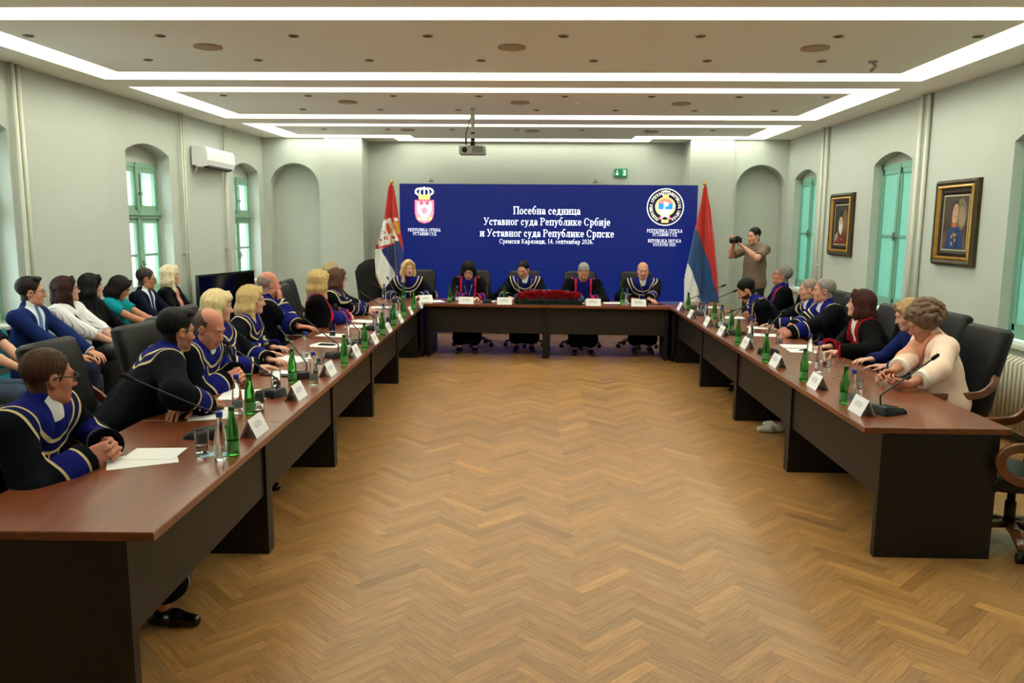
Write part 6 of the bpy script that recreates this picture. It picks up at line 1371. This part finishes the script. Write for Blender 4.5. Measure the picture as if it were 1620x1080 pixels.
# head table
green(-1.182, 11.068, W_('B2')); green(-.42, 11.03, W_('B3')); green(1.206, 10.92, W_('B5')); green(-1.86, 11.22, W_('B1')); clear(-1.085, 11.078, W_('B2')); clear(1.277, 10.966, W_('B5')); clear(-2.15, 11.30, W_('B1')); glass(-1.174, 11.254, W_('B2')); glass(-.25, 11.12, W_('B3')); glass(-1.947, 11.20, W_('B1'))
card(-.94, 10.89, 0, W_('B2')); card(-.411, 10.86, 0, W_('B3')); card(.80, 10.80, 0, W_('B4')); card(1.411, 10.79, 0, W_('B5')); card(-1.53, 11.10, 35, W_('B1'))
sheet(-1.40, 11.20, 20, 'white sheet by the blonde woman at the head table'); sheet(-.70, 11.28, 60, 'white sheet under the hands of the dark-haired woman'); sheet(1.12, 11.20, 90, 'white sheet by the bald man at the head table'); sheet(.72, 11.2, 0, 'white sheet by the grey-haired man at the head table')
phone(1.70, 11.05, 80, 'black phone at the right end of the head table'); mic(-.66, 11.05, 5, W_('B2'), 'low'); mic(1.50, 11.02, 0, W_('B5'), 'low'); mic(-1.95, 11.03, 25, W_('B1'), 'long')
sheet(1.95, 11.25, 85, 'dark blue folder on the right corner table', mt=M_BLUEFOLD, name='document_folder', cat='folder', w=.22, h=.31, th=.006)
# ---- the flower arrangement
M_ROSE = mat('red_rose', (176, 12, 18), .6, noise=(60, .3)); M_LEAF = mat('dark_foliage', (20, 54, 26), .55, noise=(30, .35)); M_WRAP = mat('blue_wrap', (70, 150, 214), .35, noise=(14, .15)); M_TRAY = mat('flower_tray', (22, 40, 26), .7)
FA = thing('flower_arrangement', 'long low arrangement of red roses with blue wrap on the head table', 'flowers', (.20, 10.99, TZ))
m = MB(); m.box(-.46, .46, -.10, .10, 0, .05); m.build('tray', M_TRAY, FA)
rg = np.random.default_rng(5)
def rose(c, r, ax):
    m = MB(); ax = nrm(ax); u = nrm(np.cross(ax, (0.3, .2, 1))); v = np.cross(ax, u)
    for ring, (n, rr, h0, op) in enumerate(((3, .35, .30, .15), (4, .62, .18, .45), (5, .95, .0, .85))):
        for i in range(n):
            a = 2*PI*i/n+ring*.7; w = 2*PI/n*.62; P = []
            for q in (-1, -.33, .33, 1):
                col = []
                for t, rad in ((-.5, .25), (0, .8), (.5, 1.0), (.85, 1.12)):
                    aa = a+q*w*.5*(1.15-.25*abs(t)); R_ = r*rr*rad*(1-.10*abs(q)); hh = r*(h0+t*.9-.12*abs(q)**2); col.append(np.array(c)+ax*hh+(u*math.cos(aa)+v*math.sin(aa))*R_)
                P.append(col)
            o = len(m.v); m.v.extend([tuple(p) for col in P for p in col])
            for x in range(3):
                for y in range(3): m.f.append((o+x*4+y, o+(x+1)*4+y, o+(x+1)*4+y+1, o+x*4+y+1)); m.mi.append(0)
    o = m.build('rose', M_ROSE, FA, True); return o
for i in range(66):
    u = -1+2*((i*0.618034) % 1.0); th = .05+.95*(i/65); hh = math.sqrt(max(0, 1-u*u*.62)); c = (u*.42, -.105*math.cos(th*1.45)+rg.uniform(-.01, .02), .068+.098*hh*math.sin(th*1.5)+rg.uniform(-.006, .006))
    rose(c, rg.uniform(.031, .040), (u*.5+rg.normal(0, .15), -math.cos(th*1.3), .25+math.sin(th*1.4)))
m = MB()
for i in range(230):
    u = rg.uniform(-1, 1); front = rg.random() < .75; c = np.array([u*.47, (-.11+rg.uniform(-.02, .03)) if front else rg.uniform(-.08, .1), rg.uniform(.012, .075)]); d = nrm((u*.8+rg.normal(0, .4), -1 if front else rg.normal(0, 1), rg.normal(.1, .5))); L = rg.uniform(.03, .055); s = nrm(np.cross(d, (rg.normal(), .2, 1)))*L*.28; n = np.cross(d, s)*.25
    m.add([c, c+d*L*.5+s+n, c+d*L, c+d*L*.5-s+n], [(0, 1, 2), (0, 2, 3)])
lf = m.build('foliage', M_LEAF, FA); lf['kind'] = 'stuff'
m = MB(); N = 40; rows = []
for j in range(5):
    row = []
    for i in range(N+1):
        a = PI*i/N; x = -.50*math.cos(a); zt = .03+.160*math.sin(a)**.55; k = j/4; row.append((x*(1-.02*k)+.004*math.sin(i*2.1), .105+.012*math.sin(i*1.7)*k-.03*k, .012+(zt-.012)*k+.006*math.sin(i*2.6)*k))
    rows.append(row)
for j in range(4):
    for i in range(N): m.quad(rows[j][i], rows[j][i+1], rows[j+1][i+1], rows[j+1][i])
o = m.build('blue_wrap', M_WRAP, FA, True); so = o.modifiers.new('t', 'SOLIDIFY'); so.thickness = .003

# ---- black covered stand in the corner behind the crested flag
t = thing('covered_stand', 'tall black cloth-covered object standing behind the crested flag', 'stand', (-2.72, 13.0, 0))
m = MB(); m.loft([[(x*a+dx, y*b, z) for x, y in RR(.35, 4)] for z, a, b, dx in ((0, .20, .2, .06), (.5, .19, .19, .05), (.85, .20, .18, .02), (1.05, .21, .16, 0), (1.16, .18, .12, .02), (1.24, .12, .07, .07), (1.26, .07, .03, .10))]); m.build('cloth_cover', mat('black_cover', (9, 10, 10), .9), t, True)

phone(-4.02, 8.48, -80, 'black phone in the hands of the woman in teal', z=.735); phone(-4.03, 9.04, -85, 'black phone in the hands of the man in navy suit', z=.705)
pen(2.50, 5.73, 60, 'violet pen in the hands of the woman in pink jacket', z=.80, mt=mat('violet_pen', (96, 80, 200), .4))
